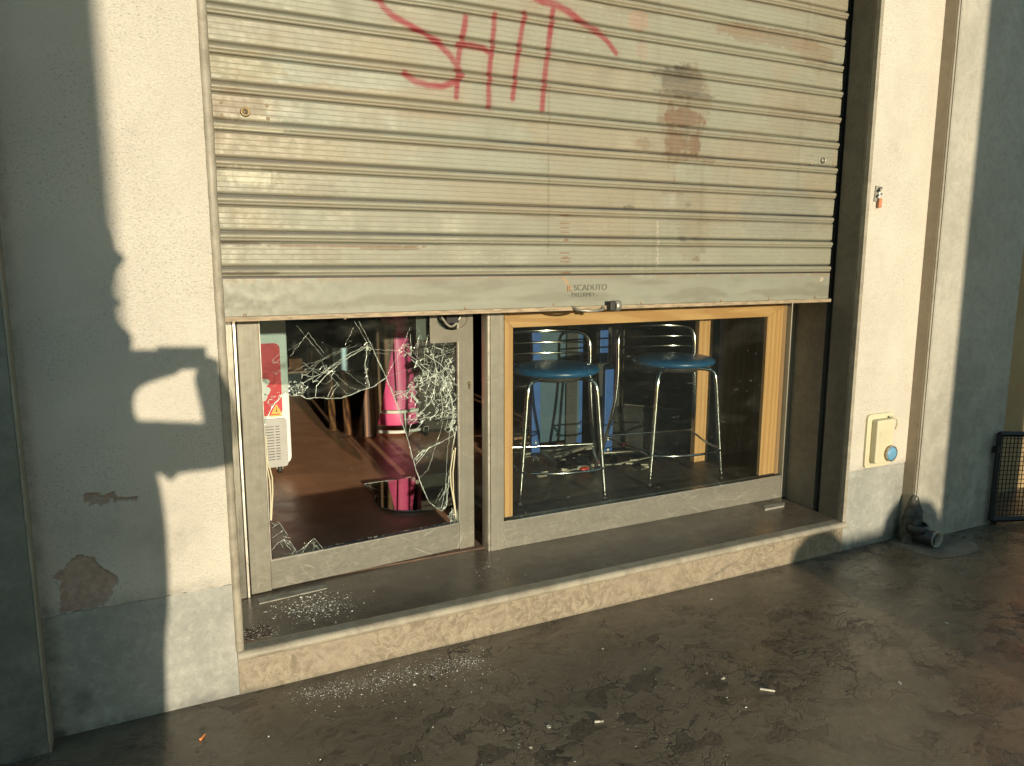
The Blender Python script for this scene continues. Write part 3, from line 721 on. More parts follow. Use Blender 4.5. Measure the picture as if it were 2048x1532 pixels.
for (u, v, r_) in ((490, 224, .016), (1645, 321, .014)):
    x, z = wx(u, v, SY)
    lk = MB().lathe([(0, -.006), (r_*.55, -.006), (r_*.6, -.004), (r_*.72, -.004), (r_*.8, -.008), (r_, -.006), (r_*1.05, .003)], (x, SY-.003, z), 24, 'y').build('lock_cylinder', 'brass' if u < 600 else 'grey_steel', sh)
    MB().box(x-.0022, x+.0022, SY-.0105, SY-.0085, z-.008, z+.006).lathe([(0, -.0087), (.004, -.0087), (.004, -.006)], (x, SY-.001, z+.003), 12, 'y').build('keyhole', 'black', lk)
for (u, v) in ((442, 205), (443, 230), (534, 211), (536, 237), (1623, 310), (1623, 327), (1667, 311), (1667, 328)):
    x, z = wx(u, v, SY); MB().lathe([(0, -.0025), (.004, -.002), (.0062, 0), (.0062, .004)], (x, SY-.001, z), 12, 'y').build('rivet', 'shutter_lip', sh)

# ------------------------------------------------------------------ aluminium door, ajar
DA = R(4.8); HX, HY = 0., .43
du = np.array([math.cos(DA), math.sin(DA), 0]); dn = np.array([-math.sin(DA), math.cos(DA), 0])
DM = Matrix(((du[0], dn[0], 0, HX), (du[1], dn[1], 0, HY), (0, 0, 1, 0), (0, 0, 0, 1)))
def dpx(u, v, off=0.):    # pixel -> (along the door, height)
    d = ray(u, v); p0 = np.array([HX, HY, 0])+dn*off; t = ((p0-CAM)@dn)/(d@dn); X = CAM+d*t; return (float((X-p0)@du), float(X[2]))
D0, D1 = .169, 2.3
door = thing('glass_door', (.5, .47, D0), 'aluminium framed glass door left ajar, its pane smashed with a big hole', 'door')
MB().box(.006, .086, 0, .045, D0, D1).xf(DM).build('stile', 'alu', door, bevel=.002)
s2 = MB().box(.943, 1.019, 0, .045, D0, D1).xf(DM).build('stile', 'alu', door, bevel=.002)
MB().box(.0865, .9425, .001, .044, D0+.004, .294).xf(DM).build('bottom_rail', 'alu_rail', door, bevel=.002)
MB().box(.0865, .9425, .001, .044, D1-.08, D1).xf(DM).build('top_rail', 'alu', door)
MB().box(.0868, .9422, -.001, .012, .2945, .2985).box(.0862, .0900, .0, .012, .299, D1-.1).box(.9390, .9428, 0, .012, .299, D1-.1).xf(DM).build('glazing_bead', 'alu_bright', door)
ku, kz = dpx(938, 768)
kh = MB().lathe([(0, -.004), (.004, -.004), (.0045, -.006), (.0075, -.006), (.009, .002)], (ku, 0, kz+.004), 14, 'y').box(ku-.004, ku+.004, -.006, .001, kz-.022, kz).xf(DM).build('keyhole', 'brass', s2)
# escutcheon plate under the shutter edge
q = [dpx(860, 640, -.01), dpx(945, 640, -.01), dpx(946, 682, -.01), dpx(862, 686, -.01)]
x0, x1 = q[0][0], q[1][0]; z1 = q[2][1]
outer = rrect(x0, x1, z1, z1+.24, .008)
ell = [((x0+x1)/2+.005+.075*math.cos(a), z1+.105+.052*math.sin(a)) for a in np.linspace(0, 2*math.pi, 40)[:-1]]
TM = DM @ Matrix(((1, 0, 0, 0), (0, 0, 1, -.006), (0, 1, 0, 0), (0, 0, 0, 1)))
ep = plate(outer, [ell], .004, 'lock_plate', 'alu', door, TM)
cxx = (x0+x1)/2
MB().box(cxx-.028, cxx+.03, -.02, -.002, z1+.085, z1+.16).xf(DM).build('latch_box', 'black', door)
MB().tube([(cxx-.05+.095*t, -.012, z1+.115-.045*math.sin(math.pi*t)) for t in np.linspace(0, 1, 12)], .006).xf(DM).build('latch_ring', 'alu_bright', door)
u0, zz0 = dpx(832, 640, .05); u1, zz1 = dpx(862, 680, .05)
MB().box(u0, u1+.07, .05, .054, zz1, zz1+.25).xf(DM).build('inner_plate', 'alu', door, bevel=.001)
# cracked pane
GO = .018
topz = 2.21
brk = [(527, 855), (541, 820), (549, 806), (556, 800), (570, 783), (583, 792), (600, 790), (612, 797), (628, 795), (640, 795), (660, 797), (682, 796), (700, 790), (722, 780), (745, 774), (772, 755), (786, 790), (795, 812), (803, 845), (813, 872), (820, 897), (830, 935), (843, 972), (857, 1003), (872, 1015), (882, 1022), (892, 1012), (897, 960), (903, 905), (913, 850)]
bp = [dpx(u, v, GO) for u, v in brk]
pane_poly = [(.0875, topz)]+[(max(.0875, min(.9415, a)), b) for a, b in bp]+[(.9415, bp[-1][1]), (.9415, topz)]
def prism_uz(poly, y0, y1): return MB().prism([(a, b) for a, b in poly], 'y', y0, y1).xf(DM)
pane = prism_uz(pane_poly, GO-.003, GO+.003).build('broken_pane', 'glass_door', door)
rem = [(543, 1045), (549, 1049), (556, 1043), (562, 1050), (575, 1070), (568, 1078), (580, 1083), (590, 1098), (592, 1103), (600, 1100), (612, 1090), (628, 1076), (640, 1090), (650, 1102), (648, 1108), (545, 1128)]
rp_ = [dpx(u, v, GO) for u, v in rem]; rp_ = [(max(.0875, a), max(.2948, b)) for a, b in rp_]
shard1 = prism_uz(rp_, GO-.003, GO+.003).build('pane_shard', 'glass_door', door)
rem2 = [(908, 1014), (900, 1026), (896, 1034), (902, 1037), (899, 1048), (914, 1044), (914, 1020)]
rp2 = [dpx(u, v, GO) for u, v in rem2]; rp2 = [(min(.9415, a), max(.2948, b)) for a, b in rp2]
shard2 = prism_uz(rp2, GO-.003, GO+.003).build('pane_shard', 'glass_door', door)
# fractures: thin bright lines in the plane of the pane
pp = np.array(pane_poly)
def inside(a, b): return bool(inpoly(np.array([a]), np.array([b]), pane_poly)[0])
ck = MB()
def crack(pts, r=.0009, jit=.0016, n=4, test=True, dest=None, conv=True):
    P0 = [dpx(u, v, GO) for u, v in pts] if conv else pts
    out = []
    for i in range(len(P0)-1):
        (a, b), (c, d) = P0[i], P0[i+1]; L = math.hypot(c-a, d-b); m = max(1, int(L/.012)) if n else 1
        for k in range(m): t = k/m; out.append((a+(c-a)*t+rnd.gauss(0, jit)*(k > 0), b+(d-b)*t+rnd.gauss(0, jit)*(k > 0)))
    out.append(P0[-1])
    cur = []
    mb = dest or ck
    for (a, b) in out:
        ok = (not test) or inside(a, b)
        if ok: cur.append((a, GO-.0032+rnd.gauss(0, .0004), b))
        if (not ok or (a, b) == out[-1]):
            if len(cur) > 1: mb.tube(cur, [r*.85*rnd.uniform(.5, 1.35) for _ in cur], 4, False)
            cur = []
# edges of the break
crack(brk, .0023, .0005, test=False)
crack(brk, .0009, .003, test=False)
L_ = [
 ([(592, 651), (646, 714)], .0007), ([(616, 664), (648, 707)], .0008), ([(617, 664), (603, 683), (580, 712)], .0009), ([(603, 683), (576, 700)], .0006),
 ([(708, 642), (735, 687)], .0009), ([(717, 642), (742, 690)], .0011), ([(742, 690), (772, 755)], .0018), ([(744, 696), (770, 752)], .0012),
 ([(735, 692), (729, 730), (738, 773)], .0024), ([(733, 690), (730, 735), (736, 770)], .0012),
 ([(735, 690), (700, 706), (665, 730), (640, 748), (615, 760), (590, 775)], .0020), ([(733, 694), (700, 712), (675, 730), (650, 752), (632, 772), (630, 793)], .0020),
 ([(722, 700), (690, 718), (656, 738), (625, 765)], .0012), ([(712, 690), (672, 707), (640, 722), (612, 750)], .0008), ([(700, 690), (655, 712), (618, 735)], .0006),
 ([(742, 698), (770, 700), (795, 700)], .0012), ([(745, 706), (775, 707)], .0006),
 ([(648, 735), (668, 760), (690, 785), (700, 790)], .0007), ([(660, 740), (700, 775), (722, 780)], .0006), ([(690, 742), (720, 765), (740, 775)], .0006), ([(655, 795), (663, 775), (675, 765)], .0008), ([(660, 795), (668, 780), (678, 768)], .0007),
 ([(580, 745), (612, 730), (640, 720)], .0006), ([(606, 725), (625, 740), (640, 750)], .0009), ([(640, 715), (650, 740)], .0008), ([(530, 842), (545, 812), (565, 785), (598, 768)], .0018), ([(533, 850), (548, 815), (575, 792)], .0014),
 ([(560, 752), (580, 735)], .0006), ([(545, 775), (565, 755)], .0005),
 ([(772, 755), (800, 700), (805, 690), (820, 655)], .0008), ([(772, 753), (820, 738), (870, 720)], .0005), ([(772, 757), (787, 787)], .0007),
 ([(820, 668), (822, 700), (835, 715), (850, 722)], .0014), ([(806, 700), (850, 735), (880, 765), (905, 800)], .0018), ([(822, 718), (850, 745), (870, 770)], .0020), ([(848, 708), (880, 728), (900, 750), (912, 770)], .0020),
 ([(788, 790), (820, 778), (860, 755), (885, 740), (905, 715)], .0022), ([(790, 798), (830, 775), (850, 770)], .0014), ([(860, 700), (868, 720), (872, 740), (870, 770), (862, 800), (850, 815), (835, 832), (815, 845)], .0022),
 ([(872, 740), (890, 765), (900, 790), (905, 815), (908, 835)], .0024), ([(800, 838), (835, 838), (870, 832), (912, 812)], .0016), ([(835, 835), (820, 850), (817, 872)], .0016), ([(850, 838), (835, 855), (820, 868)], .0012),
 ([(912, 868), (880, 885), (855, 898), (840, 905), (822, 925)], .0020), ([(860, 893), (842, 915), (826, 935)], .0016), ([(880, 884), (850, 900), (824, 930)], .0016), ([(845, 900), (830, 918)], .0012),
 ([(885, 840), (880, 865), (868, 900), (855, 940), (838, 955)], .0007), ([(905, 840), (898, 870), (893, 920), (890, 980), (882, 1018)], .0010), ([(898, 960), (887, 985), (878, 1000)], .0010), ([(892, 965), (893, 1000), (885, 1018)], .0010), ([(870, 1005), (885, 975)], .0005),
 ([(905, 830), (902, 850), (908, 870)], .0026), ([(908, 815), (905, 845), (900, 862)], .002),
 ([(690, 690), (706, 655)], .0004), ([(835, 655), (846, 690)], .0006), ([(858, 662), (850, 700)], .0006), ([(870, 668), (862, 705)], .0006), ([(893, 668), (885, 705)], .0006)]
for pts, r in L_: crack(pts, r, .0013)
def web(cu, cv, ru, rv, n, r, seed, kn=3):
    rg = random.Random(seed); P = []
    while len(P) < n:
        a, b = rg.uniform(-1, 1), rg.uniform(-1, 1)
        if a*a+b*b < 1: P.append(dpx(cu+a*ru, cv+b*rv, GO))
    A = np.array(P)
    for i in range(n):
        d = np.hypot(*(A-A[i]).T); 
        for j in np.argsort(d)[1:kn+1]:
            if j > i or rg.random() < .25: crack([P[i], tuple(A[j])], r*rg.uniform(.5, 1.5), .0008, conv=False)
web(868, 750, 42, 62, 170, .0011, 1); web(860, 790, 48, 52, 150, .0011, 2); web(895, 790, 18, 75, 60, .0012, 3)
web(592, 775, 24, 16, 42, .0012, 4); web(735, 692, 8, 12, 14, .0012, 5); web(812, 700, 16, 16, 34, .0011, 6); web(640, 750, 40, 20, 26, .0008, 7)
web(808, 788, 22, 10, 34, .0009, 8); web(838, 835, 22, 12, 28, .0011, 9); web(905, 838, 8, 28, 30, .0013, 10); web(545, 808, 10, 18, 18, .0010, 11); web(560, 730, 20, 30, 12, .0005, 12)
for k in range(26):   # many near-vertical hairlines at the right
    u = rnd.uniform(835, 905); v = rnd.uniform(665, 830); crack([(u, v), (u-rnd.uniform(2, 9), v+rnd.uniform(18, 45))], .0006)
for k in range(22):
    u = rnd.uniform(880, 905); v = rnd.uniform(690, 850); crack([(u, v), (913, v-rnd.uniform(2, 12))], .0007)
def crush(mb, u, v, ru, rv, n):
    for _ in range(n):
        a, b = dpx(u+rnd.gauss(0, ru), v+rnd.gauss(0, rv), GO)
        if not (inside(a, b) or mb is not ck): continue
        r_ = rnd.uniform(.0008, .0028); t_ = rnd.uniform(0, 6.3); y_ = GO-.0034-rnd.uniform(0, .0008)
        mb.add([(a+r_*math.cos(t_+k*2.1)*rnd.uniform(.5, 1.3), y_+rnd.gauss(0, .0005), b+r_*math.sin(t_+k*2.1)*rnd.uniform(.5, 1.3)) for k in range(3)], [(0, 1, 2)])
for args in ((735, 692, 5, 5, 50), (732, 740, 2.5, 22, 50), (592, 778, 12, 7, 110), (550, 812, 10, 12, 60), (806, 700, 11, 8, 80), (872, 745, 14, 16, 90), (885, 800, 12, 25, 110), (850, 835, 22, 5, 80), (905, 835, 4, 22, 90), (815, 790, 16, 5, 60), (845, 903, 12, 5, 50), (657, 738, 20, 8, 50), (890, 700, 10, 8, 40)): crush(ck, *args)
ck.xf(DM).build('fracture_lines', 'crack', pane)
c1 = MB(); P_s1 = rem+[rem[0]]
crack(rem[:-1], .0011, .0006, test=False, dest=c1)
for pts in ([(543, 1100), (556, 1085), (568, 1078)], [(543, 1056), (556, 1048)], [(545, 1075), (565, 1060)], [(568, 1080), (575, 1092), (582, 1100)], [(590, 1098), (575, 1120)], [(592, 1104), (600, 1115)], [(628, 1078), (625, 1105), (622, 1112)], [(612, 1092), (600, 1112)], [(628, 1090), (640, 1098)], [(560, 1085), (566, 1095)], [(575, 1085), (588, 1098)], [(615, 1090), (605, 1098)], [(566, 1072), (580, 1075)]): crack(pts, .0009, .0008, test=False, dest=c1)
crush(c1, 573, 1085, 7, 5, 30); crush(c1, 625, 1088, 7, 5, 30); c1.xf(DM).build('fracture_lines', 'crack', shard1)
c2 = MB(); crack(rem2, .0012, .0008, test=False, dest=c2)
for k in range(26):
    u, v = rnd.uniform(898, 912), rnd.uniform(1018, 1043); crack([(u, v), (u+rnd.uniform(-6, 6), v+rnd.uniform(-6, 6))], .001, test=False, dest=c2)
crush(c2, 905, 1033, 4, 7, 70); c2.xf(DM).build('fracture_lines', 'crack', shard2)
# rubber gasket hanging loose
for pts in ([(906, 900), (900, 940), (901, 970), (907, 1005), (911, 1035)], [(910, 895), (905, 945), (906, 985), (911, 1030)], [(534, 900), (533, 930), (539, 960), (541, 990), (541, 1040)], [(531, 870), (535, 920), (544, 955), (545, 985), (542, 1040)]):
    MB().tube([(dpx(u, v, .01)[0], .006, dpx(u, v, .01)[1]) for u, v in pts], .0032, 6).xf(DM).build('loose_gasket', 'cream_box', door)

# fixed frame at the left
MB().box(-.0765, -.060, .40, .475, FZ, 2.4).box(-.0575, -.012, .412, .475, FZ, 2.4).build('door_frame', 'alu_dark', None, base=(-.03, .43, FZ), bevel=.003)
tag(bpy.data.objects['door_frame'], 'dark fixed metal frame post at the hinge side of the broken door', 'door frame')
MB().box(-.0095, -.0015, .418, .43, FZ, 2.3).build('hinge_rod', 'alu_bright', bpy.data.objects['door_frame'])

# ------------------------------------------------------------------ shop window
W0, W1 = 1.056, 2.912
win = thing('shop_window', (2., .43, FZ), 'wide aluminium shop window with pine inner frame, two blue bar stools behind it', 'window')
MB().box(1.062, 1.1275, .43, .50, FZ, 2.4).build('frame_post', 'alu', win, bevel=.0015)
MB().box(1.0495, 1.0555, .432, .50, FZ, 2.4).box(1.0565, 1.0612, .436, .498, FZ, 2.4).build('post_edge', 'alu_bright', win, bevel=.001)
MB().box(2.868, 2.912, .43, .50, FZ, 2.4).build('frame_post', 'alu', win, bevel=.0015)
MB().box(1.128, 2.8675, .432, .499, FZ, .292).build('bottom_rail', 'alu_rail', win, bevel=.002)
MB().box(1.128, 2.8675, .433, .44, .2925, .2965).build('glazing_bead', 'alu_bright', win)
MB().box(1.1285, 2.8675, .452, .458, .297, 2.39).build('glass_pane', 'glass', win)
px = lambda u, v, y: wx(u, v, y)
yp = .462
xl0, xl1 = px(1009, 700, yp)[0], px(1026, 700, yp)[0]; xr0, xr1 = px(1532, 700, yp)[0], px(1563, 700, yp)[0]
zt = px(1250, 631, yp)[1]; zt0 = px(1250, 646, yp)[1]
MB().prism([(xl0, .305), (xl1, .305), (xl1, zt0), (xl0, zt0+(xl1-xl0))], 'y', yp, yp+.055).build('pine_board', 'pine', win, bevel=.0015)
MB().prism([(xr0, .305), (xr1, .305), (xr1, zt0+(xr1-xr0)*.45), (xr0, zt0)], 'y', yp, yp+.022).build('pine_board', 'pine', win, bevel=.0015)
MB().prism([(xl0, zt0+(xl1-xl0)+.0006), (xl1+.0003, zt0+.0006), (xr0-.0003, zt0+.0006), (xr1, zt0+(xr1-xr0)*.45+.0006), (xr1, 1.34), (xl0, 1.34)], 'y', yp, yp+.055).build('pine_board', 'pine_h', win, bevel=.0015)
MB().box(xr1+.001, 2.867, yp, yp+.09, .3, 1.4).build('side_lining', 'dark_board', win)

# ------------------------------------------------------------------ room
rm = thing('shop_room', (1.5, 3, 0), 'dim interior walls of the shop seen through the broken door and window', 'room')
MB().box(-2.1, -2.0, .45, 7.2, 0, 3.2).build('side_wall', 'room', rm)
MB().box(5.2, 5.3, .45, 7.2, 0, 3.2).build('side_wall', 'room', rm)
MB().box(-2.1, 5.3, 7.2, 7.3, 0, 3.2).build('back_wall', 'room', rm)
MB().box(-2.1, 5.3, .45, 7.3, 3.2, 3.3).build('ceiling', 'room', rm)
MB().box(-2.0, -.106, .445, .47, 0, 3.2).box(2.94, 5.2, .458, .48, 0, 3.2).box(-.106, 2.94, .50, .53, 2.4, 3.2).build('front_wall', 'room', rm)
tag(MB().box(-2.0, 5.2, .5505, 7.2, .05, .150).build('shop_floor', 'floor', base=(1, 3, .15)), 'brown tiled shop floor', kind='structure')
IZ = .1502
tag(MB().box(1.14, 3.4, .54, 1.09, IZ, .269).build('display_platform', 'display_floor', base=(2, 1, IZ)), 'low dark platform under the bar stools behind the window', 'platform')
DZ = .269

# ------------------------------------------------------------------ bar stools
def make_stool():
    r = thing('bar_stool', (0, 0, 0), '', 'stool')
    T = .0125
    H = .70
    # seat cushion
    MB().lathe([(0, H), (.20, H), (.237, H+.008), (.252, H+.022), (.245, H+.038), (.215, H+.05), (.12, H+.057), (0, H+.06)], (0, 0, 0), 48).build('seat', 'seat', r)
    # local frame: front is -y
    for s in (-1, 1):
        MB().tube([(s*.06, -.05, H-.014)]+[(s*(.06+.09*t), -.05-.09*t, H-.014) for t in (.5, .9)]+[(s*.172, -.155, H-.02), (s*.186, -.165, H-.035), (s*.193, -.171, H-.06), (s*.200, -.175, H-.12), (s*.225, -.19, .25), (s*.245, -.20, .012)], T, 10).build('front_leg', 'chrome', r)
        MB().lathe([(.0, -.002), (.015, -.002), (.016, .02), (.0125, .022)], (s*.245, -.20, .002), 12).build('foot_cap', 'black', r)
    loop = [(-.36, .30, .012), (-.325, .26, .20), (-.29, .215, .42), (-.275, .205, .60), (-.272, .21, .71), (-.272, .215, .82), (-.262, .225, .878), (-.235, .24, .902), (-.19, .262, .912), (-.10, .287, .916), (0, .295, .916), (.10, .287, .916), (.19, .262, .912), (.235, .24, .902), (.262, .225, .878), (.272, .215, .82), (.272, .21, .71), (.275, .205, .60), (.29, .215, .42), (.325, .26, .20), (.36, .30, .012)]
    # refine
    def cat(pts, k=4):
        P = [np.array(p) for p in pts]; out = []
        for i in range(len(P)-1):
            p0, p1, p2, p3 = P[max(i-1, 0)], P[i], P[i+1], P[min(i+2, len(P)-1)]
            for j in range(k):
                t = j/k; out.append(.5*((2*p1)+(p2-p0)*t+(2*p0-5*p1+4*p2-p3)*t*t+(3*p1-p0-3*p2+p3)*t**3))
        out.append(P[-1]); return out
    MB().tube(cat(loop), T, 10).build('back_hoop', 'chrome', r)
    for z in (.722, .782, .846):
        MB().tube([(.27*math.sin(a), .205+.085*math.cos(a)*1., z) for a in np.linspace(-1.5, 1.5, 20)], .0062, 8).build('back_bar', 'chrome', r)
    ring = [(.232*math.cos(a)*1., -.0+.235*math.sin(a), .19) for a in np.linspace(math.pi*1.0, math.pi*2.0, 24)]
    ring = [(-.31, .245, .20), (-.275, .10, .195), (-.248, -.05, .19)]+[(.25*math.cos(a), -.16+.10*math.sin(a), .19) for a in np.linspace(math.pi, 2*math.pi, 20)]+[(.248, -.05, .19), (.275, .10, .195), (.31, .245, .20)]
    MB().tube(cat(ring, 2), .0075, 8).build('foot_ring', 'chrome', r)
    MB().tube([(-.32, .255, .215), (.32, .255, .215)], .0065, 8).build('rear_stretcher', 'chrome', r)
    MB().lathe([(0, H-.03), (.15, H-.03), (.16, H-.02), (.16, H)], (0, 0, 0), 32).build('seat_plate', 'dark_steel', r)
    return r
s1 = make_stool(); s1['label'] = 'chrome bar stool with round blue seat, the one nearer the broken door'; s1['group'] = 'blue bar stools behind the window'
s2_ = copy_tree(s1); s2_['label'] = 'chrome bar stool with round blue seat, farther from the door, by the pine post'
s1.scale = s2_.scale = (.917, .917, .917)
s1.location = (1.599, .795, DZ); s1.rotation_euler[2] = R(-15)
s2_.location = (2.369, .80, DZ); s2_.rotation_euler[2] = R(-9)

# ------------------------------------------------------------------ things behind the window
def caster(cx, cy, z0, parent, r=.035, wm='black'):
    MB().box(cx-.018, cx+.018, cy-.02, cy+.02, z0+2*r+.006, z0+2*r+.012).box(cx-.020, cx-.016, cy-.012, cy+.012, z0+r, z0+2*r+.007).box(cx+.016, cx+.020, cy-.012, cy+.012, z0+r, z0+2*r+.007).build('caster_fork', 'grey_steel', parent)
    MB().lathe([(0, -.012), (r*.9, -.012), (r, -.009), (r, .009), (r*.9, .012), (0, .012)], (cx, cy, z0+r), 20, 'x').build('caster_wheel', wm, parent)
ta = thing('blue_trolley', (2.15, 1.75, IZ), 'blue metal trolley with two upright posts standing behind the left bar stool', 'trolley', 'blue trolleys behind the window')
def upright(x0, x1, y, z0, z1, parent, screws):
    MB().prism([(x0, z0), (x1, z0)]+[((x0+x1)/2+(x1-x0)/2*math.cos(a), z1-.02+.03*math.sin(a)) for a in np.linspace(0, math.pi, 9)], 'y', y, y+.035).build('upright', 'blue', parent, bevel=.003)
    for z in screws:
        MB().lathe([(0, -.004), (.007, -.004), (.010, 0), (.010, .003)], ((x0+x1)/2, y-.001, z), 14, 'y').build('screw', 'alu_bright', parent)
upright(1.948, 2.012, 1.70, .20, 1.10, ta, (.30,)); upright(2.372, 2.42, 1.84, .20, 1.15, ta, (.34,))
MB().box(2.0125, 2.371, 1.80, 1.815, .27, 1.20).build('back_panel', 'blue_dark', ta)
MB().box(2.255, 2.34, 1.78, 1.797, .23, 1.2).build('inner_post', 'black', ta)
MB().box(1.90, 2.44, 1.71, 1.75, .205, .235).obox((2.0, 1.56, .225), (.03, .14, 0), (.012, -.003, 0), (0, 0, .012)).obox((2.2, 1.62, .235), (.17, .05, .01), (-.005, .015, 0), (0, 0, .008)).build('base_bar', 'grey_steel', ta)
caster(1.93, 1.62, IZ, ta); caster(2.06, 1.50, IZ, ta)
tb = thing('blue_trolley', (2.6, 1.55, IZ), 'blue metal trolley with a single upright between the two bar stools', 'trolley', 'blue trolleys behind the window')
upright(2.428, 2.494, 1.57, .175, .80, tb, (.23, .30)); 
MB().box(2.415, 2.478, 1.62, 1.64, .81, 1.22).build('upper_panel', 'blue', tb, bevel=.003)
MB().obox((2.62, 1.50, .215), (.21, -.06, 0), (.004, .018, 0), (0, 0, .008)).obox((2.83, 1.435, .2), (.01, .03, 0), (.02, -.006, 0), (0, 0, .03)).build('base_bar', 'grey_steel', tb)
caster(2.46, 1.50, IZ, tb, .028); caster(2.79, 1.42, IZ, tb, .025)
pr_ = MB()
pc = thing('cable_pile', (2.2, 1.57, IZ), 'heap of small metal fittings, cables and red plugs around the stool legs behind the window', 'clutter')
for (cx, cy, m_, nm, rr) in ((2.10, 1.57, 'grey_steel', 'metal_bracket', .03), (2.28, 1.62, 'grey_steel', 'metal_bracket', .026), (2.22, 1.52, 'cement', 'metal_bracket', .028)):
    b = MB()
    for k in range(5):
        b.obox((cx+rnd.uniform(-.04, .04), cy+rnd.uniform(-.03, .03), IZ+.012+.016*k*.6), (rr*rnd.uniform(.5, 1.2), rnd.uniform(-.01, .01), rnd.uniform(-.006, .006)), (rnd.uniform(-.005, .005), .006, 0), (0, 0, .006))
    b.build(nm, m_, pc)
for k in range(7):
    a = rnd.uniform(0, 6.3); cx, cy = 2.15+rnd.uniform(-.18, .26), 1.60+rnd.uniform(-.08, .1)
    MB().tube([(cx+.06*math.cos(a+t*3), cy+.05*math.sin(a+t*3), IZ+.006+.02*t) for t in np.linspace(0, 1, 9)], .004, 6).build('cable', 'black', pc)
MB().lathe([(0, -.028), (.014, -.028), (.02, -.01), (.018, .02), (.006, .03)], (2.38, 1.54, IZ+.022), 12, 'x').build('red_plug', 'redplastic', pc)
MB().lathe([(0, -.02), (.012, -.02), (.014, .01), (.006, .02)], (2.62, 1.60, .245), 12, 'x').build('red_plug', 'redplastic', pc)
for k, (u, v, m_) in enumerate(((1062, 940, 'grey_steel'), (1118, 938, 'grey_steel'), (1142, 930, 'cement'), (1100, 905, 'grey_steel'), (1265, 925, 'grey_steel'), (1290, 935, 'grey_steel'))):
    p = at(u, v, 'z', DZ+.012); cx, cy = float(p[0]), min(float(p[1]), 1.07); b = MB()
    for q_ in range(6):
        b.obox((cx+rnd.uniform(-.03, .03), cy+rnd.uniform(-.02, .0), DZ+.008+.009*q_*.6), (.022*rnd.uniform(.4, 1.3), rnd.uniform(-.012, .012), rnd.uniform(-.004, .004)), (rnd.uniform(-.005, .005), .004, 0), (0, 0, .0035))
    b.build('metal_bracket', m_, pc)
for (u, v, L, an) in ((1105, 915, .12, .2), (1180, 925, .15, -.15), (1250, 915, .16, .1), (1090, 895, .1, -.5)):
    p = at(u, v, 'z', DZ+.02); cy = min(float(p[1]), 1.06)
    MB().obox((p[0], cy, DZ+.03), (L*math.cos(an), L*math.sin(an)*.2, .01*math.sin(an*9)), (-.002, .007, 0), (0, 0, .003)).build('metal_strip', 'grey_steel', pc)
p = at(1163, 936, 'z', DZ+.02); MB().lathe([(0, -.028), (.012, -.028), (.018, -.01), (.016, .02), (.006, .03)], (float(p[0]), min(1.05, float(p[1])), DZ+.02), 12, 'x').build('red_plug', 'redplastic', pc)
# planks lying behind
lb = MB()
for k in range(4): lb.obox((2.05+.05*k, 2.02+.1*k, IZ+.02+.022*k), (.22, -.10+.05*k, 0), (.012, .03, 0), (0, 0, .009))
tag(lb.build('loose_slats', 'plank', base=(2.1, 2.1, IZ)), 'loose brown wooden slats lying on the floor behind the trolley', 'slats')
# black cabinet, its top edge running towards the window
cb = thing('black_cabinet', (3.1, 2.6, IZ), 'long black cabinet with a thin metal edge behind the right bar stool', 'cabinet')
q0, q1 = at(1235, 764, 'z', .52), at(1420, 838, 'z', .52)
MB().prism([(2.53, 1.75), (2.86, 1.33), (3.6, 1.9), (3.2, 2.9)], 'z', IZ, .50).build('cabinet_body', 'black', cb)
MB().prism([(2.52, 1.745), (2.86, 1.315), (3.6, 1.88), (3.2, 2.91)], 'z', .50, .515).build('cabinet_top', 'dark_steel', cb)
MB().tube([(2.52, 1.735, .52), (2.857, 1.305, .52)], .004, 6).build('metal_edge', 'grey_steel', cb)
fr = MB().box(2.53, 2.56, 1.60, 1.66, .516, 1.5).box(2.585, 2.592, 1.60, 1.65, .516, 1.5)
tag(fr.build('cabinet_upright', 'alu_dark', base=(2.55, 1.6, .516)), 'tall thin dark metal upright left of the right bar stool', 'upright')
tag(MB().box(2.60, 3.6, 1.95, 2.0, .52, 2.2).build('black_board', 'black', base=(3.1, 1.97, .52)), 'large black board standing behind the right bar stool', 'board')
# pine post and brown board
tag(MB().box(wx(1394, 780, .95)[0], wx(1421, 780, .95)[0], .95, .99, DZ, 2.2).build('pine_post', 'pine', base=(2.74, .96, DZ), bevel=.002), 'tall bare pine post behind the right bar stool', 'post')
bd = thing('brown_board', (3.1, .98, IZ), 'dark brown upright board at the right end of the window, with a round keyhole', 'board')
MB().box(wx(1441, 780, 1.0)[0], 3.40, 1.0, 1.03, DZ, 2.2).build('board_panel', 'dark_board', bd)
x, z = wx(1475, 889, .995); MB().lathe([(.006, 0), (.010, -.006), (.015, -.006), (.017, .0)], (x, 1.0, z), 20, 'y').build('keyhole_ring', 'grey_steel', bd)

# ------------------------------------------------------------------ things behind the door
fz = thing('display_freezer', (.1, 2.5, IZ), 'white upright freezer on casters with a red sticker and grey vent grille', 'freezer')
q = rrect(-.35, .50, .215, 1.20, .05)
MB().prism(q, 'y', 2.205, 2.8).build('cabinet', 'white', fz, bevel=.006)
MB().prism(rrect(-.34, .455, .535, .985, .035), 'y', 2.2005, 2.2045).build('red_sticker', 'red', fz)
MB().prism(rrect(-.34, .475, .205, .515, .02), 'y', 2.193, 2.2045).build('vent_panel', 'vent', fz, bevel=.003)
vt = MB()
for k in range(13):
    z = .255+k*.0175
    for a, b in ((.28, .335), (.345, .395), (.405, .430)): vt.box(a, b, 2.1905, 2.1925, z, z+.004)
vt.build('vent_slot', 'dark_steel', fz)
x, z = wx(553, 822, 2.2)
MB().prism([(x-.034, z-.018), (x+.034, z-.018), (x, z+.045)], 'y', 2.199, 2.2003).prism([(x-.038, z-.034), (x+.034, z-.034), (x+.034, z-.024), (x-.038, z-.024)], 'y', 2.199, 2.2003).build('warning_triangle', 'yellow', fz)
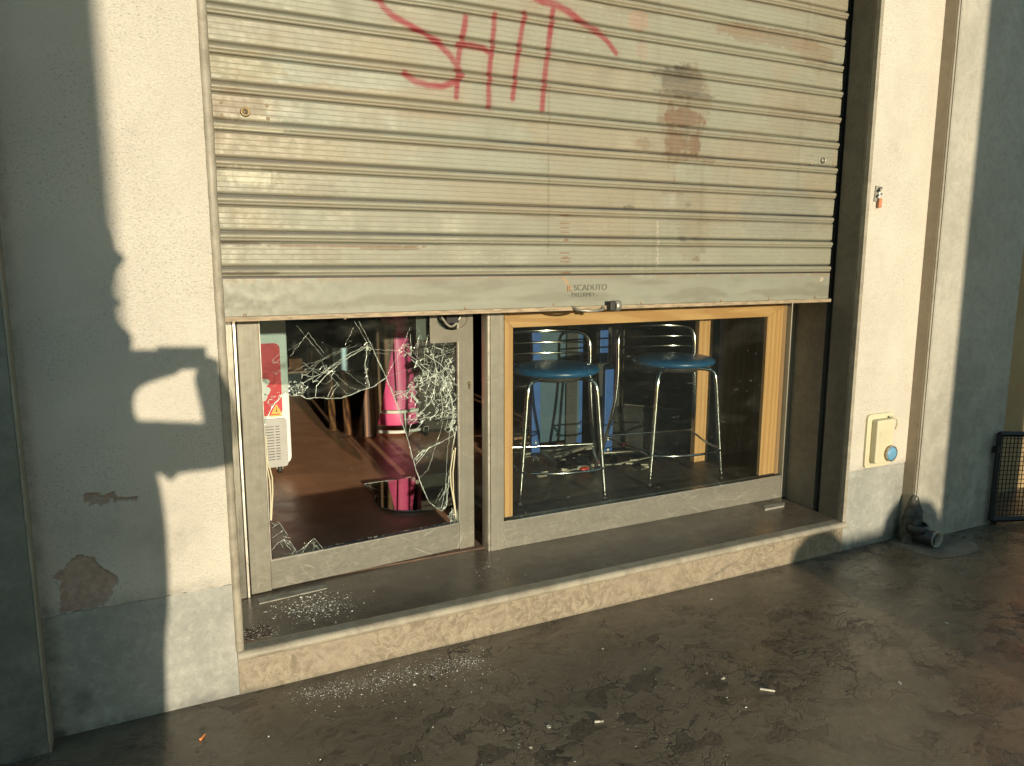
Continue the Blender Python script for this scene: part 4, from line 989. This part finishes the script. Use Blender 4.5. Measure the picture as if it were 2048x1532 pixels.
MB().lathe([(0, 0), (.006, 0)], (x, 2.1985, z+.0), 10, 'y').box(x-.002, x+.002, 2.1982, 2.1988, z+.008, z+.025).build('warning_mark', 'black', fz)
for grp in (((530, 765, 9, 9), (533, 782, 8, 10), (528, 795, 7, 9), (522, 775, 10, 20)), ((526, 835, 5, 4),)):
    wh = MB()
    for (u, v, ru, rv) in grp:
        x, z = wx(u, v, 2.2); wh.prism([(x+ru*.0029*math.cos(a)*(1+.15*math.sin(3*a)), z+rv*.0026*math.sin(a)) for a in np.linspace(0, 2*math.pi, 24)[:-1]], 'y', 2.1975+.0002*(u % 5), 2.2003)
    wh.build('white_print', 'white', fz)
caster(.43, 2.26, IZ-.004, fz, .03); caster(-.2, 2.26, IZ-.004, fz, .03)
# planks leaning
def plank(x0, z0, x1, z1, w0, y0, y1, th, label, m_='plank'):
    b = MB(); b.add([(x0, y0, z0), (x0+w0, y0, z0-.015), (x1+w0*1.02, y1, z1-.015), (x1, y1, z1), (x0, y0+th, z0), (x0+w0, y0+th, z0-.015), (x1+w0*1.02, y1+th, z1-.015), (x1, y1+th, z1)],
      [(0, 1, 2, 3), (7, 6, 5, 4), (0, 4, 5, 1), (1, 5, 6, 2), (2, 6, 7, 3), (3, 7, 4, 0)])
    return tag(b.build('wooden_plank', m_, base=(x0, y0, z0), bevel=.002), label, 'plank', 'planks leaning behind the broken door')
plank(1.11, .17, 1.31, 1.01, .145, 2.92, 2.98, .03, 'widest dark grained plank, leaning against the pink stand')
plank(1.05, .17, 1.10, .63, .06, 3.05, 3.3, .03, 'narrow dark plank leaning just left of the widest plank')
plank(.985, .17, 1.03, .55, .05, 3.25, 3.5, .03, 'narrow dark plank furthest left in the leaning row')
# pink stand on white rings
pk = thing('pink_cone_stand', (1.47, 2.98, IZ), 'tall pink tapering stand with white tube rings round its foot', 'display stand')
MB().lathe([(0, .225), (.20, .225), (.205, .235), (.185, .34), (.155, .55), (.115, .80), (.10, 1.2), (.095, 1.7), (0, 1.7)], (1.485, 3.12, 0), 40).build('pink_cone', 'pink', pk)
for z, r_ in ((.335, .215), (.185, .245)):
    MB().tube([(1.485+r_*math.cos(a), 3.12+r_*math.sin(a), z) for a in np.linspace(0, 2*math.pi, 41)], .014, 8, False).build('white_ring', 'white', pk)
for a in (3.6, 4.7, 5.8): MB().tube([(1.485+.215*math.cos(a), 3.12+.215*math.sin(a), .33), (1.485+.245*math.cos(a), 3.12+.245*math.sin(a), .19)], .008, 8).build('ring_strut', 'white', pk)
MB().tube([(1.485-.05, 2.92, .42), (1.485-.045, 2.99, .95)], .009, 8).build('pink_handle', 'pink', pk)
x, z = wx(825, 795, 2.93); MB().obox((x+.03, 2.935, z-.02), (.04, 0, -.05), (.007, 0, .006), (0, .003, 0)).build('white_stripe', 'white', pk)
for k, (u, v) in enumerate(((818, 780), (824, 767), (831, 760))):
    x, z = wx(u, v, 2.93); MB().lathe([(.007, 0), (.014, 0), (.014, .003)], (x, 2.934, z), 14, 'y').build('white_print', 'white', pk)
caster(1.62, 2.82, IZ-.002, pk, .035)
# dark wooden rack right of the pink stand, counter and boxes further back
tag(MB().box(wx(837, 700, 2.905)[0], 1.98, 2.905, 3.0, IZ, 1.9).build('dark_rack', 'rack', base=(1.8, 3.1, IZ), bevel=.003), 'dark wooden rack half hidden behind the crazed glass', 'rack')
ct = thing('back_counter', (1.3, 5.2, IZ), 'dark counter at the back of the shop behind the smashed pane', 'counter')
MB().box(.2, 2.6, 5.0, 5.6, IZ, .38).build('counter_body', 'black', ct)
MB().box(.15, 2.65, 4.97, 5.6, .38, .40).build('counter_top', 'dark_board', ct)
for (u0, u1, v0, v1, lab) in ((578, 606, 718, 745, 'small brown cardboard box on the back counter beside the freezer'), (622, 640, 700, 750, 'taller narrow brown cardboard box on the back counter')):
    x0, z1 = wx(u0, v0, 5.05); x1, z0 = wx(u1, v1, 5.05)
    tag(MB().box(x0, x1, 5.05, 5.3, .401, max(z1, .5)).build('cardboard_box', 'card', base=((x0+x1)/2, 5.1, .401), bevel=.003), lab, 'box', 'boxes on the back counter')
x0, z1 = wx(666, 697, 3.8); x1, z0 = wx(738, 739, 3.8)
M['greyblue'] = simple('pale_light_grey_blue', (.42, .58, .62), .6)  # pale colour stands in for outdoor light at the back of the shop
tag(MB().box(x0, x1, 3.8, 3.83, z0, z1).build('pale_light_panel', 'greyblue', base=(float(x0+x1)/2, 3.81, float(z0))), 'pale grey-blue panel standing in for outdoor light, on the black crate behind the planks', 'board')
tag(MB().box(x0-.03, x1+.03, 3.78, 4.1, IZ, z0-.001).build('black_crate', 'black', base=(float(x0+x1)/2, 3.9, IZ), bevel=.004), 'black crate under the pale panel at the back of the shop', 'crate')

# fallen sheet of glass on the floor
fp = [at(u, v, 'z', IZ+.012) for u, v in ((728, 968), (770, 962), (830, 953), (905, 943), (912, 985), (905, 1010), (868, 1019), (830, 1021), (790, 1021), (757, 1014), (748, 1003), (752, 992), (741, 982))]
gs = MB().prism([(p[0], p[1]) for p in fp], 'z', IZ+.006, IZ+.012).build('fallen_glass', 'sheet', None, base=(float(fp[0][0]), float(fp[0][1]), IZ))
tag(gs, 'jagged sheet of glass lying on the shop floor, mirroring the pink stand', 'glass sheet')
gp = MB(); P0 = [(p[0], p[1], IZ+.0125) for p in fp]
gp.tube(P0+[P0[0]], .0016, 4, False)
for k in range(14):
    a, b = rnd.sample(range(len(P0)), 2); t = rnd.uniform(.1, .35); A, B = np.array(P0[a]), np.array(P0[b]); gp.tube([A, A+(B-A)*t*.5+np.array([rnd.gauss(0, .01), rnd.gauss(0, .01), 0]), A+(B-A)*t], .0008, 4, False)
gp.build('fracture_lines', 'crack', gs)

# ------------------------------------------------------------------ things on the right pier
sb = thing('socket_box', (3.07, 0, .43), 'cream plastic outdoor socket box with a round blue cap on the sunlit wall', 'socket box')
xa, xb, za, zb = 2.975, 3.172, .435, .715
plate(rrect(xa, xb, za, zb, .022), [rrect(xa+.02, xb-.012, za+.018, zb-.018, .012)], .012, 'frame', 'cream_box', sb, Matrix(((1, 0, 0, 0), (0, 0, 1, -.006), (0, 1, 0, 0), (0, 0, 0, 1))))
MB().prism(rrect(xa+.019, xb-.011, za+.017, zb-.017, .012), 'y', -.006, -.0005).build('back_plate', 'cream_box', sb)
MB().prism(rrect(xa+.040, xb-.028, za+.024, zb-.028, .012), 'y', -.042, -.0065).build('lid', 'cream_box', sb, bevel=.005)
MB().prism(rrect(xa+.062, xb-.06, za+.165, za+.19, .003), 'y', -.0435, -.0415).build('raised_label', 'cream_box', sb)
MB().tube([(xb-.04, -.03, zb-.02), (xb-.022, -.05, zb-.028), (xb-.018, -.05, zb-.055), (xb-.022, -.045, zb-.085)], .006, 8).build('latch', 'cream_box', sb)
MB().lathe([(0, -.062), (.030, -.062), (.037, -.056), (.038, -.04), (0, -.04)], (xa+.145, 0, za+.072), 28, 'y').build('blue_cap', 'cap_blue', sb)
MB().lathe([(.0385, -.058), (.042, -.058), (.042, -.042), (.0385, -.042)], (xa+.145, 0, za+.072), 28, 'y').build('cap_ring', 'shutter_lip', sb)

bl = thing('broken_bell_fitting', (2.925, 0, 1.76), 'torn out bell fitting with rusty metal clips and an orange stub on the sunlit wall', 'bell fitting')
MB().prism([(2.905, 1.775), (2.945, 1.775), (2.945, 1.845), (2.912, 1.85)], 'y', -.006, -.0005).build('mortar_patch', 'cement', bl)
bm_ = MB()
for (x, z, r_) in ((2.922, 1.825, .006), (2.935, 1.832, .009), (2.940, 1.805, .007), (2.920, 1.800, .006)):
    bm_.tube([(x+r_*math.cos(a), -.012-.004*math.sin(a), z+r_*math.sin(a)) for a in np.linspace(0, 5.5, 12)], .0022, 6)
bm_.build('metal_clip', 'dark_steel', bl)
MB().box(2.924, 2.936, -.014, -.006, 1.79, 1.82).build('white_core', 'white', bl)
MB().prism(rrect(2.925, 2.945, 1.745, 1.79, .006), 'y', -.02, -.006).build('orange_stub', 'copper', bl, bevel=.003)

# downpipe outlet in mortar
dpip = thing('drain_outlet', (3.33, -.11, 0), 'black drain elbow set in lumpy mortar at the foot of the right pilaster', 'drain')
rs = random.Random(4)
bmv = MB(); prof = [(.105, 0), (.10, .04), (.092, .09), (.080, .13), (.066, .17), (.05, .21), (.03, .25), (.012, .27)]
vs = []; sg = 22
for i, (r_, h) in enumerate(prof):
    for k in range(sg):
        a = 2*math.pi*k/sg; q = r_*(.92+.75*(fbm(np.array([math.cos(a)*2.3+5.]), np.array([math.sin(a)*2.3+h*30+1]))[0]-.5))
        vs.append((3.325+q*math.cos(a)*.78, -.062+q*math.sin(a)*.55, h))
bmv.add(vs, [(i*sg+k, i*sg+(k+1) % sg, (i+1)*sg+(k+1) % sg, (i+1)*sg+k) for i in range(len(prof)-1) for k in range(sg)], True)
bmv.build('mortar_lump', 'cement_dark', dpip)
MB().lathe([(.048, 0), (.054, .006), (.054, .04), (.048, .046)], (3.30, -.11, .07), 24).build('pipe_collar', 'pipe', dpip)
MB().tube([(3.30, -.11, .12), (3.30, -.11, .085), (3.305, -.125, .06), (3.325, -.155, .052), (3.345, -.18, .05)], [.044, .044, .044, .042, .041], 20, False).build('pipe_elbow', 'pipe', dpip)
MB().lathe([(.036, 0), (.043, 0), (.043, -.012), (.036, -.012), (.034, .02)], (3.345, -.185, .05), 24, 'y').build('pipe_rim', 'cement', dpip)
MB().tube([(3.3205, -.068, z) for z in (.2, .215)], .012, 8).tube([(3.321, -.07, z) for z in (.235, .25)], .012, 8).build('pipe_clip', 'grey_steel', dpip)
MB().box(3.318, 3.323, -.066, -.0625, .405, .43).build('red_tag', simple('pink_sticker', (.5, .16, .16), .6), dpip)
cp = [at(u, v, 'z', .004) for u, v in ((1778, 1076), (1810, 1070), (1860, 1072), (1915, 1078), (1952, 1086), (1958, 1098), (1930, 1110), (1880, 1116), (1840, 1108), (1800, 1092), (1775, 1084))]
tag(MB().prism([(p[0], p[1]) for p in cp], 'z', -.002, .003).build('cement_patch', simple('dirty_cement_patch', (.13, .115, .088), .8, 0, .4, 7, 60, .4), base=(3.4, -.2, 0)), 'pale cement patch on the pavement in front of the drain outlet', 'cement patch')

# black wire mesh gate leaning at the right
gt = thing('wire_mesh_gate', (4.2, -.13, 0), 'black wire mesh gate at the right edge beyond the pilaster', 'gate')
gx0, gx1, gz0, gz1, gy = 3.955, 4.75, .035, .535, -.10
gd = -.16  # comes towards the camera side as it goes right
def gpnt(t, z): return (gx0+(gx1-gx0)*t, gy+gd*t, z-.055*t)
def bar(a, b, r_): return MB().tube([gpnt(*a), gpnt(*b)], r_, 4, True, False)
for a, b in (((0, gz0), (0, gz1)), ((0, gz1), (1, gz1)), ((0, gz0), (1, gz0)), ((1, gz0), (1, gz1))):
    bar(a, b, .016).build('gate_frame', 'gate', gt)
ms = MB()
for k in range(1, 30): ms.tube([gpnt(k/30, gz0), gpnt(k/30, gz1)], .0026, 4)
for k in range(1, 19): z = gz0+(gz1-gz0)*k/19; ms.tube([gpnt(0, z), gpnt(1, z)], .0026, 4)
ms.build('wire_mesh', 'gate', gt)
MB().box(3.925, 3.952, -.115, -.085, .43, .465).build('hinge', 'gate', gt)
MB().box(4.0, 4.02, -.10, .1, .0, .034).build('gate_foot', 'gate', gt); MB().box(4.7, 4.72, -.27, -.1, 0, .034).build('gate_foot', 'gate', gt)

# ------------------------------------------------------------------ litter
def butt(u, v, L, ang, m1, m2, lab):
    p = at(u, v, 'z', .004); a = ang; d = np.array([math.cos(a), math.sin(a), 0])
    r_ = thing('cigarette_butt', (float(p[0]), float(p[1]), 0), lab, 'cigarette butt')
    c0 = np.array([p[0], p[1], .0042])
    MB().tube([c0-d*L/2, c0+d*L*.05], .0040, 10).build('filter', m1, r_)
    MB().tube([c0+d*L*.051, c0+d*L/2], [.0038, .0034], 10).build('paper_end', m2, r_)
butt(405, 1474, .026, 1.0, 'orange', 'orange', 'short orange cigarette butt on the pavement at the lower left')
butt(1535, 1380, .05, -.75, 'paper', 'paper', 'long white cigarette end on the pavement at the right')
butt(1198, 1443, .03, -.35, 'paper', 'cement', 'thin pale cigarette stub lying on the cracked marble in the middle')
def scrap(u, v, s, lab, m_='paper', z=0.):
    p = at(u, v, 'z', z+.002); b = MB(); n = 6
    pts = [(p[0]+s*rnd.uniform(.6, 1.2)*math.cos(a), p[1]+s*rnd.uniform(.4, 1.)*math.sin(a)) for a in np.linspace(0, 6.28, n+1)[:-1]]
    b.add([(x, y, z+.001+rnd.uniform(0, s*.3)) for x, y in pts]+[(p[0], p[1], z+s*.22)]+[(x, y, z+.0005) for x, y in pts], [(i, (i+1) % n, n) for i in range(n)]+[(n+1+i, n+1+(i+1) % n, (i+1) % n, i) for i in range(n)]+[list(range(n+1, 2*n+1))])
    return tag(b.build('paper_scrap', m_, base=(float(p[0]), float(p[1]), z)), lab, 'litter')
scrap(1447, 1356, .010, 'crumpled silvery paper scrap beside the long white cigarette end')
scrap(1423, 1198, .006, 'small white scrap on the pavement just below the doorstep')
scrap(1893, 1246, .009, 'small white scrap far right on the shaded pavement')
scrap(1800, 1366, .009, 'small pale scrap on the pavement at the lower right')
scrap(1097, 1453, .008, 'crumpled white scrap on the dark cracked marble')
scrap(1062, 1494, .007, 'tiny white curl of paper near the bottom of the photo')
scrap(1205, 1297, .005, 'tiny white chip on the pavement left of the small white scrap')
# broken glass crumbs
def crumbs(name, spots, lab):
    b = MB()
    for (x, y, z, s) in spots:
        s *= 1.25
        v = [(x+rnd.gauss(0, s), y+rnd.gauss(0, s), z+.0003+abs(rnd.gauss(0, s*.35))) for _ in range(3)]+[(x+rnd.gauss(0, s*.5), y+rnd.gauss(0, s*.5), z+s*rnd.uniform(.5, 1.2))]
        b.add(v, [(0, 1, 2), (0, 3, 1), (1, 3, 2), (0, 2, 3)])
    return tag(b.build(name, 'crumb', base=(.5, 0, 0)), lab, kind='stuff')
sp = []
A0 = [(600, 1392), (700, 1372), (800, 1350), (900, 1330), (960, 1318)]
for k in range(2300):
    t = rnd.random()*(len(A0)-1); i = min(int(t), len(A0)-2); f = t-i
    u = A0[i][0]*(1-f)+A0[i+1][0]*f+rnd.gauss(0, 16); v = A0[i][1]*(1-f)+A0[i+1][1]*f+rnd.gauss(0, 9 if k % 3 else 24)
    p = at(u, v, 'z', 0); 
    if p[1] < -.03: sp.append((p[0], p[1], 0, rnd.choice((.0006, .0008, .001, .0015))))
for k in range(150):
    p = at(rnd.uniform(480, 1500), rnd.uniform(1300, 1532), 'z', 0)
    if p[1] < -.04: sp.append((p[0], p[1], 0, rnd.choice((.0006, .0008, .0011, .002))))
for k in range(30):
    p = at(rnd.gauss(820, 130), rnd.gauss(1365, 25), 'z', 0)
    if p[1] < -.05: sp.append((p[0], p[1], 0, rnd.uniform(.0018, .0035)))
crumbs('glass_crumbs', sp, 'scatter of tiny broken glass crumbs on the pavement below the step')
sp = []
for k in range(900):
    u, v = rnd.gauss(625, 45), rnd.gauss(1212, 14); v -= (u-625)*.12
    p = at(u, v, 'z', FZ)
    if -.04 < p[0] < 1.2 and .04 < p[1] < .42: sp.append((p[0], p[1], FZ, rnd.choice((.0007, .0009, .0013, .002))))
for k in range(160):
    p = at(rnd.gauss(975, 28), rnd.gauss(1140, 16), 'z', FZ)
    if .04 < p[1] < .42: sp.append((p[0], p[1], FZ, rnd.choice((.0007, .0009, .0013))))
for k in range(120):
    p = at(rnd.gauss(540, 16), rnd.gauss(1275, 14), 'z', FZ)
    if p[0] > -.04 and .04 < p[1] < .42: sp.append((p[0], p[1], FZ, .0009))
for k in range(150):
    p = at(rnd.uniform(500, 1500), rnd.uniform(1050, 1290), 'z', FZ)
    if -.04 < p[0] < 2.8 and .05 < p[1] < .42: sp.append((p[0], p[1], FZ, rnd.choice((.0006, .0009))))
for k in range(34):
    p = at(rnd.gauss(640, 60), rnd.gauss(1212, 16), 'z', FZ)
    if -.04 < p[0] < 1.2 and .04 < p[1] < .40: sp.append((p[0], p[1], FZ, rnd.uniform(.002, .0042)))
for k in range(240):
    sp.append((rnd.uniform(-.07, .03), rnd.uniform(.05, .15), FZ+.001, rnd.choice((.0007, .001, .0014))))
crumbs('glass_crumbs', sp, 'broken glass crumbs strewn over the doorstep tread')
sp = []
for k in range(260):
    p = at(rnd.uniform(560, 900), rnd.uniform(900, 1090), 'z', IZ)
    if .62 < p[1] < 2.2: sp.append((p[0], p[1], IZ, rnd.choice((.0008, .001, .0016))))
for k in range(380):
    d = rnd.uniform(.1, .93); sp.append((HX+du[0]*d+dn[0]*.03, HY+du[1]*d+dn[1]*rnd.uniform(.02, .04), .2945, rnd.choice((.0008, .0012, .002))))
crumbs('glass_crumbs', sp, 'broken glass crumbs on the shop floor and the bottom rail of the door')

# ------------------------------------------------------------------ across the pavement, behind the camera
def back(X, Z, d): return (X-d*math.tan(SUN_AZ), Z+d*math.tan(SUN_EL)/math.cos(SUN_AZ))
for (a, b, lab) in ((-3.2, -.81, 'broad stone pillar across the pavement, left'), (3.14, 4.36, 'narrow stone pillar across the pavement, right')):
    pl_ = thing('stone_pillar', ((a+b)/2, -6.3, 0), lab, 'pillar', 'pillars across the pavement')
    MB().box(a, b, -6.6, -6.0, 0, 6).build('shaft', 'pilaster', pl_, bevel=.02)
    MB().box(a-.05, b+.05, -6.65, -5.95, 0, .25).build('plinth', 'dado', pl_, bevel=.02) if a < 0 else None
for (X_c, top, r_) in ((2.70, .15, .21), (3.36, .225, .19)):  # added unseen bollards, sized to throw the low rounded shadows at the right
    x, z = back(X_c, top, 6.2)
    bo = thing('shadow_bollard', (x, -6.2, 0), 'added round topped bollard, out of view, throwing a low shadow at the right', 'bollard', 'added shadow blockers across the pavement')
    MB().lathe([(r_*1.05, 0), (r_, .1), (r_*.8, .2), (r_*.75, z-2.1*r_), (r_*.9, z-1.7*r_), (r_, z-r_), (r_*.87, z-.5*r_), (r_*.5, z-.13*r_), (0, z)], (x, -6.2, 0), 28).build('bollard_body', 'dado', bo)
x0, _ = back(2.45, 0, 9.); x1, _ = back(3.6, 0, 9.)
# added low wall, out of view, closes the sun near the ground at right
tag(MB().box(x0+.12, x1+.4, -9.3, -9.0, 0, .065+9*math.tan(SUN_EL)).build('shade_wall', 'dado', base=(3, -9.1, 0), bevel=.02), 'added low wall, out of view, keeping sun off the ground at the right', 'wall')
for (a, b, y, h, lab) in ((-45, -11, -38, 11, 'tall plastered house across the street, left'), (7, 45, -38, 12, 'tall plastered house across the street, right')):
    hs = thing('far_house', ((a+b)/2, y, 0), lab, 'house', 'houses across the street')
    MB().box(a, b, y-8, y, 0, h).build('house_wall', 'house', hs)
    for i in range(5):
        for j in range(3):
            x = a+(b-a)*(i+.5)/5; MB().box(x-.6, x+.6, y+.005, y+.06, 1.2+3.4*j, 3.2+3.4*j).build('window', 'black', hs)

# person taking the photo: body, arms and phone throw the shadow on the left wall
def skin(name, pts, edges, rad, parent, mat, sub=2):
    me = bpy.data.meshes.new(name); off = wloc(parent)
    me.from_pydata([tuple(Vector(p)-off) for p in pts], edges, []); o = bpy.data.objects.new(name, me); COL.objects.link(o); o.parent = parent
    sk = o.modifiers.new('skin', 'SKIN'); sv = me.skin_vertices.new() if not me.skin_vertices else me.skin_vertices[0]
    for i, r_ in enumerate(rad): me.skin_vertices[0].data[i].radius = r_ if isinstance(r_, tuple) else (r_, r_)
    me.skin_vertices[0].data[0].use_root = True
    ss = o.modifiers.new('subdiv', 'SUBSURF'); ss.levels = sub; ss.render_levels = sub
    sk.use_smooth_shade = True; me.materials.append(M[mat]); return o
pe = thing('person', (-.66, -2.95, 0), 'standing person in a dark jacket holding a phone out in both hands', 'person')
def W(u, v, d):     # wall pixel -> the point at distance d whose shadow falls there
    X, Z = wx(u, v); x, z = back(X, Z, d); return (x, -d, z)
B = [W(262, 1000, 2.98), W(250, 950, 2.98), W(160, 870, 2.98), W(145, 800, 2.98), W(215, 735, 2.97), W(165, 640, 2.96), W(165, 545, 2.96),
     W(235, 738, 2.90), W(310, 729, 2.83), W(352, 726, 2.72),
     W(235, 893, 3.10), W(330, 895, 3.10), W(462, 892, 2.96), W(440, 815, 2.83), W(407, 735, 2.72),
     W(275, 1150, 2.95), W(278, 1290, 2.95), (-.59, -2.95, .10), (-.54, -2.86, .045),
     (-.74, -3.02, .86), (-.74, -3.02, .50), (-.76, -3.04, .10), (-.71, -2.95, .045)]
E_ = [(0, 1), (1, 2), (2, 3), (3, 4), (4, 5), (5, 6), (2, 7), (7, 8), (8, 9), (2, 10), (10, 11), (11, 12), (12, 13), (13, 14), (0, 15), (15, 16), (16, 17), (17, 18), (0, 19), (19, 20), (20, 21), (21, 22)]
RD = [(.155, .125), (.15, .12), (.15, .13), (.115, .10), .07, (.09, .10), (.09, .095), .080, .052, .040, .110, .090, .088, .062, .042, .12, .085, .055, .045, .11, .08, .05, .045]
skin('body', B, E_, RD, pe, 'jacket')
fc = MB()
pf = [(206, 440), (212, 475), (228, 495), (250, 512), (250, 520), (238, 535), (232, 562), (224, 590), (236, 597), (248, 604), (238, 614), (224, 623), (242, 645), (264, 670), (266, 690), (258, 712), (232, 725), (190, 700), (175, 600), (180, 480)]
cf = np.array(W(205, 590, 2.955))
n = len(pf)
for dy, k in ((-.055, .62), (-.035, .92), (0, 1.), (.035, .92), (.055, .62)):
    for (u, v) in pf:
        p = np.array(W(u, v, 2.955)); q = cf+(p-cf)*np.array([k, 1, .6+.4*k]); fc.v.append((q[0], -2.955+dy, q[2]))
fc.f = [[j*n+i, j*n+(i+1) % n, (j+1)*n+(i+1) % n, (j+1)*n+i] for j in range(4) for i in range(n)]+[list(range(n))[::-1], list(range(4*n, 5*n))]; fc.sm = [True]*len(fc.f)
fc.build('face', 'skin', pe)
hc = W(150, 530, 2.955)
MB().lathe([(0, .17), (.05, .165), (.09, .14), (.11, .09), (.115, .03), (.105, -.05), (.07, -.1)], hc, 24).build('hair', 'hair', pe)
phx, phy, phz = -.325, -2.632, 1.485
def hand(c, s):
    c = np.array(c)
    skin('hand', [c, c+np.array([.012*s, .02, .015]), c+np.array([.02*s, .035, .03])], [(0, 1), (1, 2)], [.024, .03, .022], pe, 'skin', 1)
    for k in range(4):
        a = c+np.array([.006*s, .03, .034-.017*k]); skin('finger', [a, a+np.array([.016*s, .018, .002]), a+np.array([.034*s, .012, .003])], [(0, 1), (1, 2)], [.009, .008, .007], pe, 'skin', 1)
    a = c+np.array([.0, .005, -.012]); skin('thumb', [a, a+np.array([.02*s, .006, .004]), a+np.array([.036*s, .004, .012])], [(0, 1), (1, 2)], [.011, .010, .008], pe, 'skin', 1)
hand((-.445, -2.67, 1.485), 1); hand((-.292, -2.685, 1.46), -1)
ph = thing('smartphone', (phx, phy, phz), 'dark smartphone held level in both hands of the standing person', 'phone')
vd = Vector(V2); vr = Vector(V0); vu = Vector(V1); pc0 = np.array(CAM)-V2*.022-V0*.032-V1*.005
MB().obox(pc0, V0*.078, V1*.037, V2*.004).build('phone_body', 'black', ph, bevel=.003)
MB().obox(pc0-V2*.0045, V0*.074, V1*.034, V2*.0003).build('screen', 'dark_steel', ph)

# ------------------------------------------------------------------ light
w = bpy.data.worlds.new("World"); S.world = w; w.use_nodes = True; nt = w.node_tree
bg = nt.nodes['Background']; sky = nt.nodes.new('ShaderNodeTexSky'); sky.sky_type = 'NISHITA'; sky.sun_disc = False
sky.sun_elevation = SUN_EL; sky.sun_rotation = math.pi+SUN_AZ; sky.air_density = 1.0; sky.dust_density = .2; sky.ozone_density = 3.
tn = nt.nodes.new('ShaderNodeMix'); tn.data_type = 'RGBA'; tn.blend_type = 'MULTIPLY'; tn.inputs[0].default_value = 1; tn.inputs[7].default_value = (1.13, .98, .70, 1)
nt.links.new(sky.outputs[0], tn.inputs[6]); nt.links.new(tn.outputs[2], bg.inputs[0]); bg.inputs[1].default_value = .135
sl = bpy.data.lights.new('sun', 'SUN'); sl.energy = 2.05; sl.angle = R(.53); sl.color = (1, .875, .68)
so = bpy.data.objects.new('sun', sl); COL.objects.link(so); so.rotation_euler = Vector(LDIR).to_track_quat('-Z', 'Y').to_euler(); so.location = (-1, -12, 4)

cd = bpy.data.cameras.new('camera'); co = bpy.data.objects.new('camera', cd); COL.objects.link(co); S.camera = co
cd.sensor_width = 36; cd.lens = 36*F/2048; cd.clip_start = .01; cd.clip_end = 500
mw = Matrix(((V0[0], V1[0], -V2[0], CAM[0]), (V0[1], V1[1], -V2[1], CAM[1]), (V0[2], V1[2], -V2[2], CAM[2]), (0, 0, 0, 1))); co.matrix_world = mw
S.view_settings.view_transform = 'Standard'; S.view_settings.look = 'None'; S.view_settings.exposure = 1.4; S.view_settings.gamma = 1
S.cycles.transparent_max_bounces = 24; S.cycles.max_bounces = 10
S.cycles.sample_clamp_indirect = 6; S.cycles.use_denoising = True
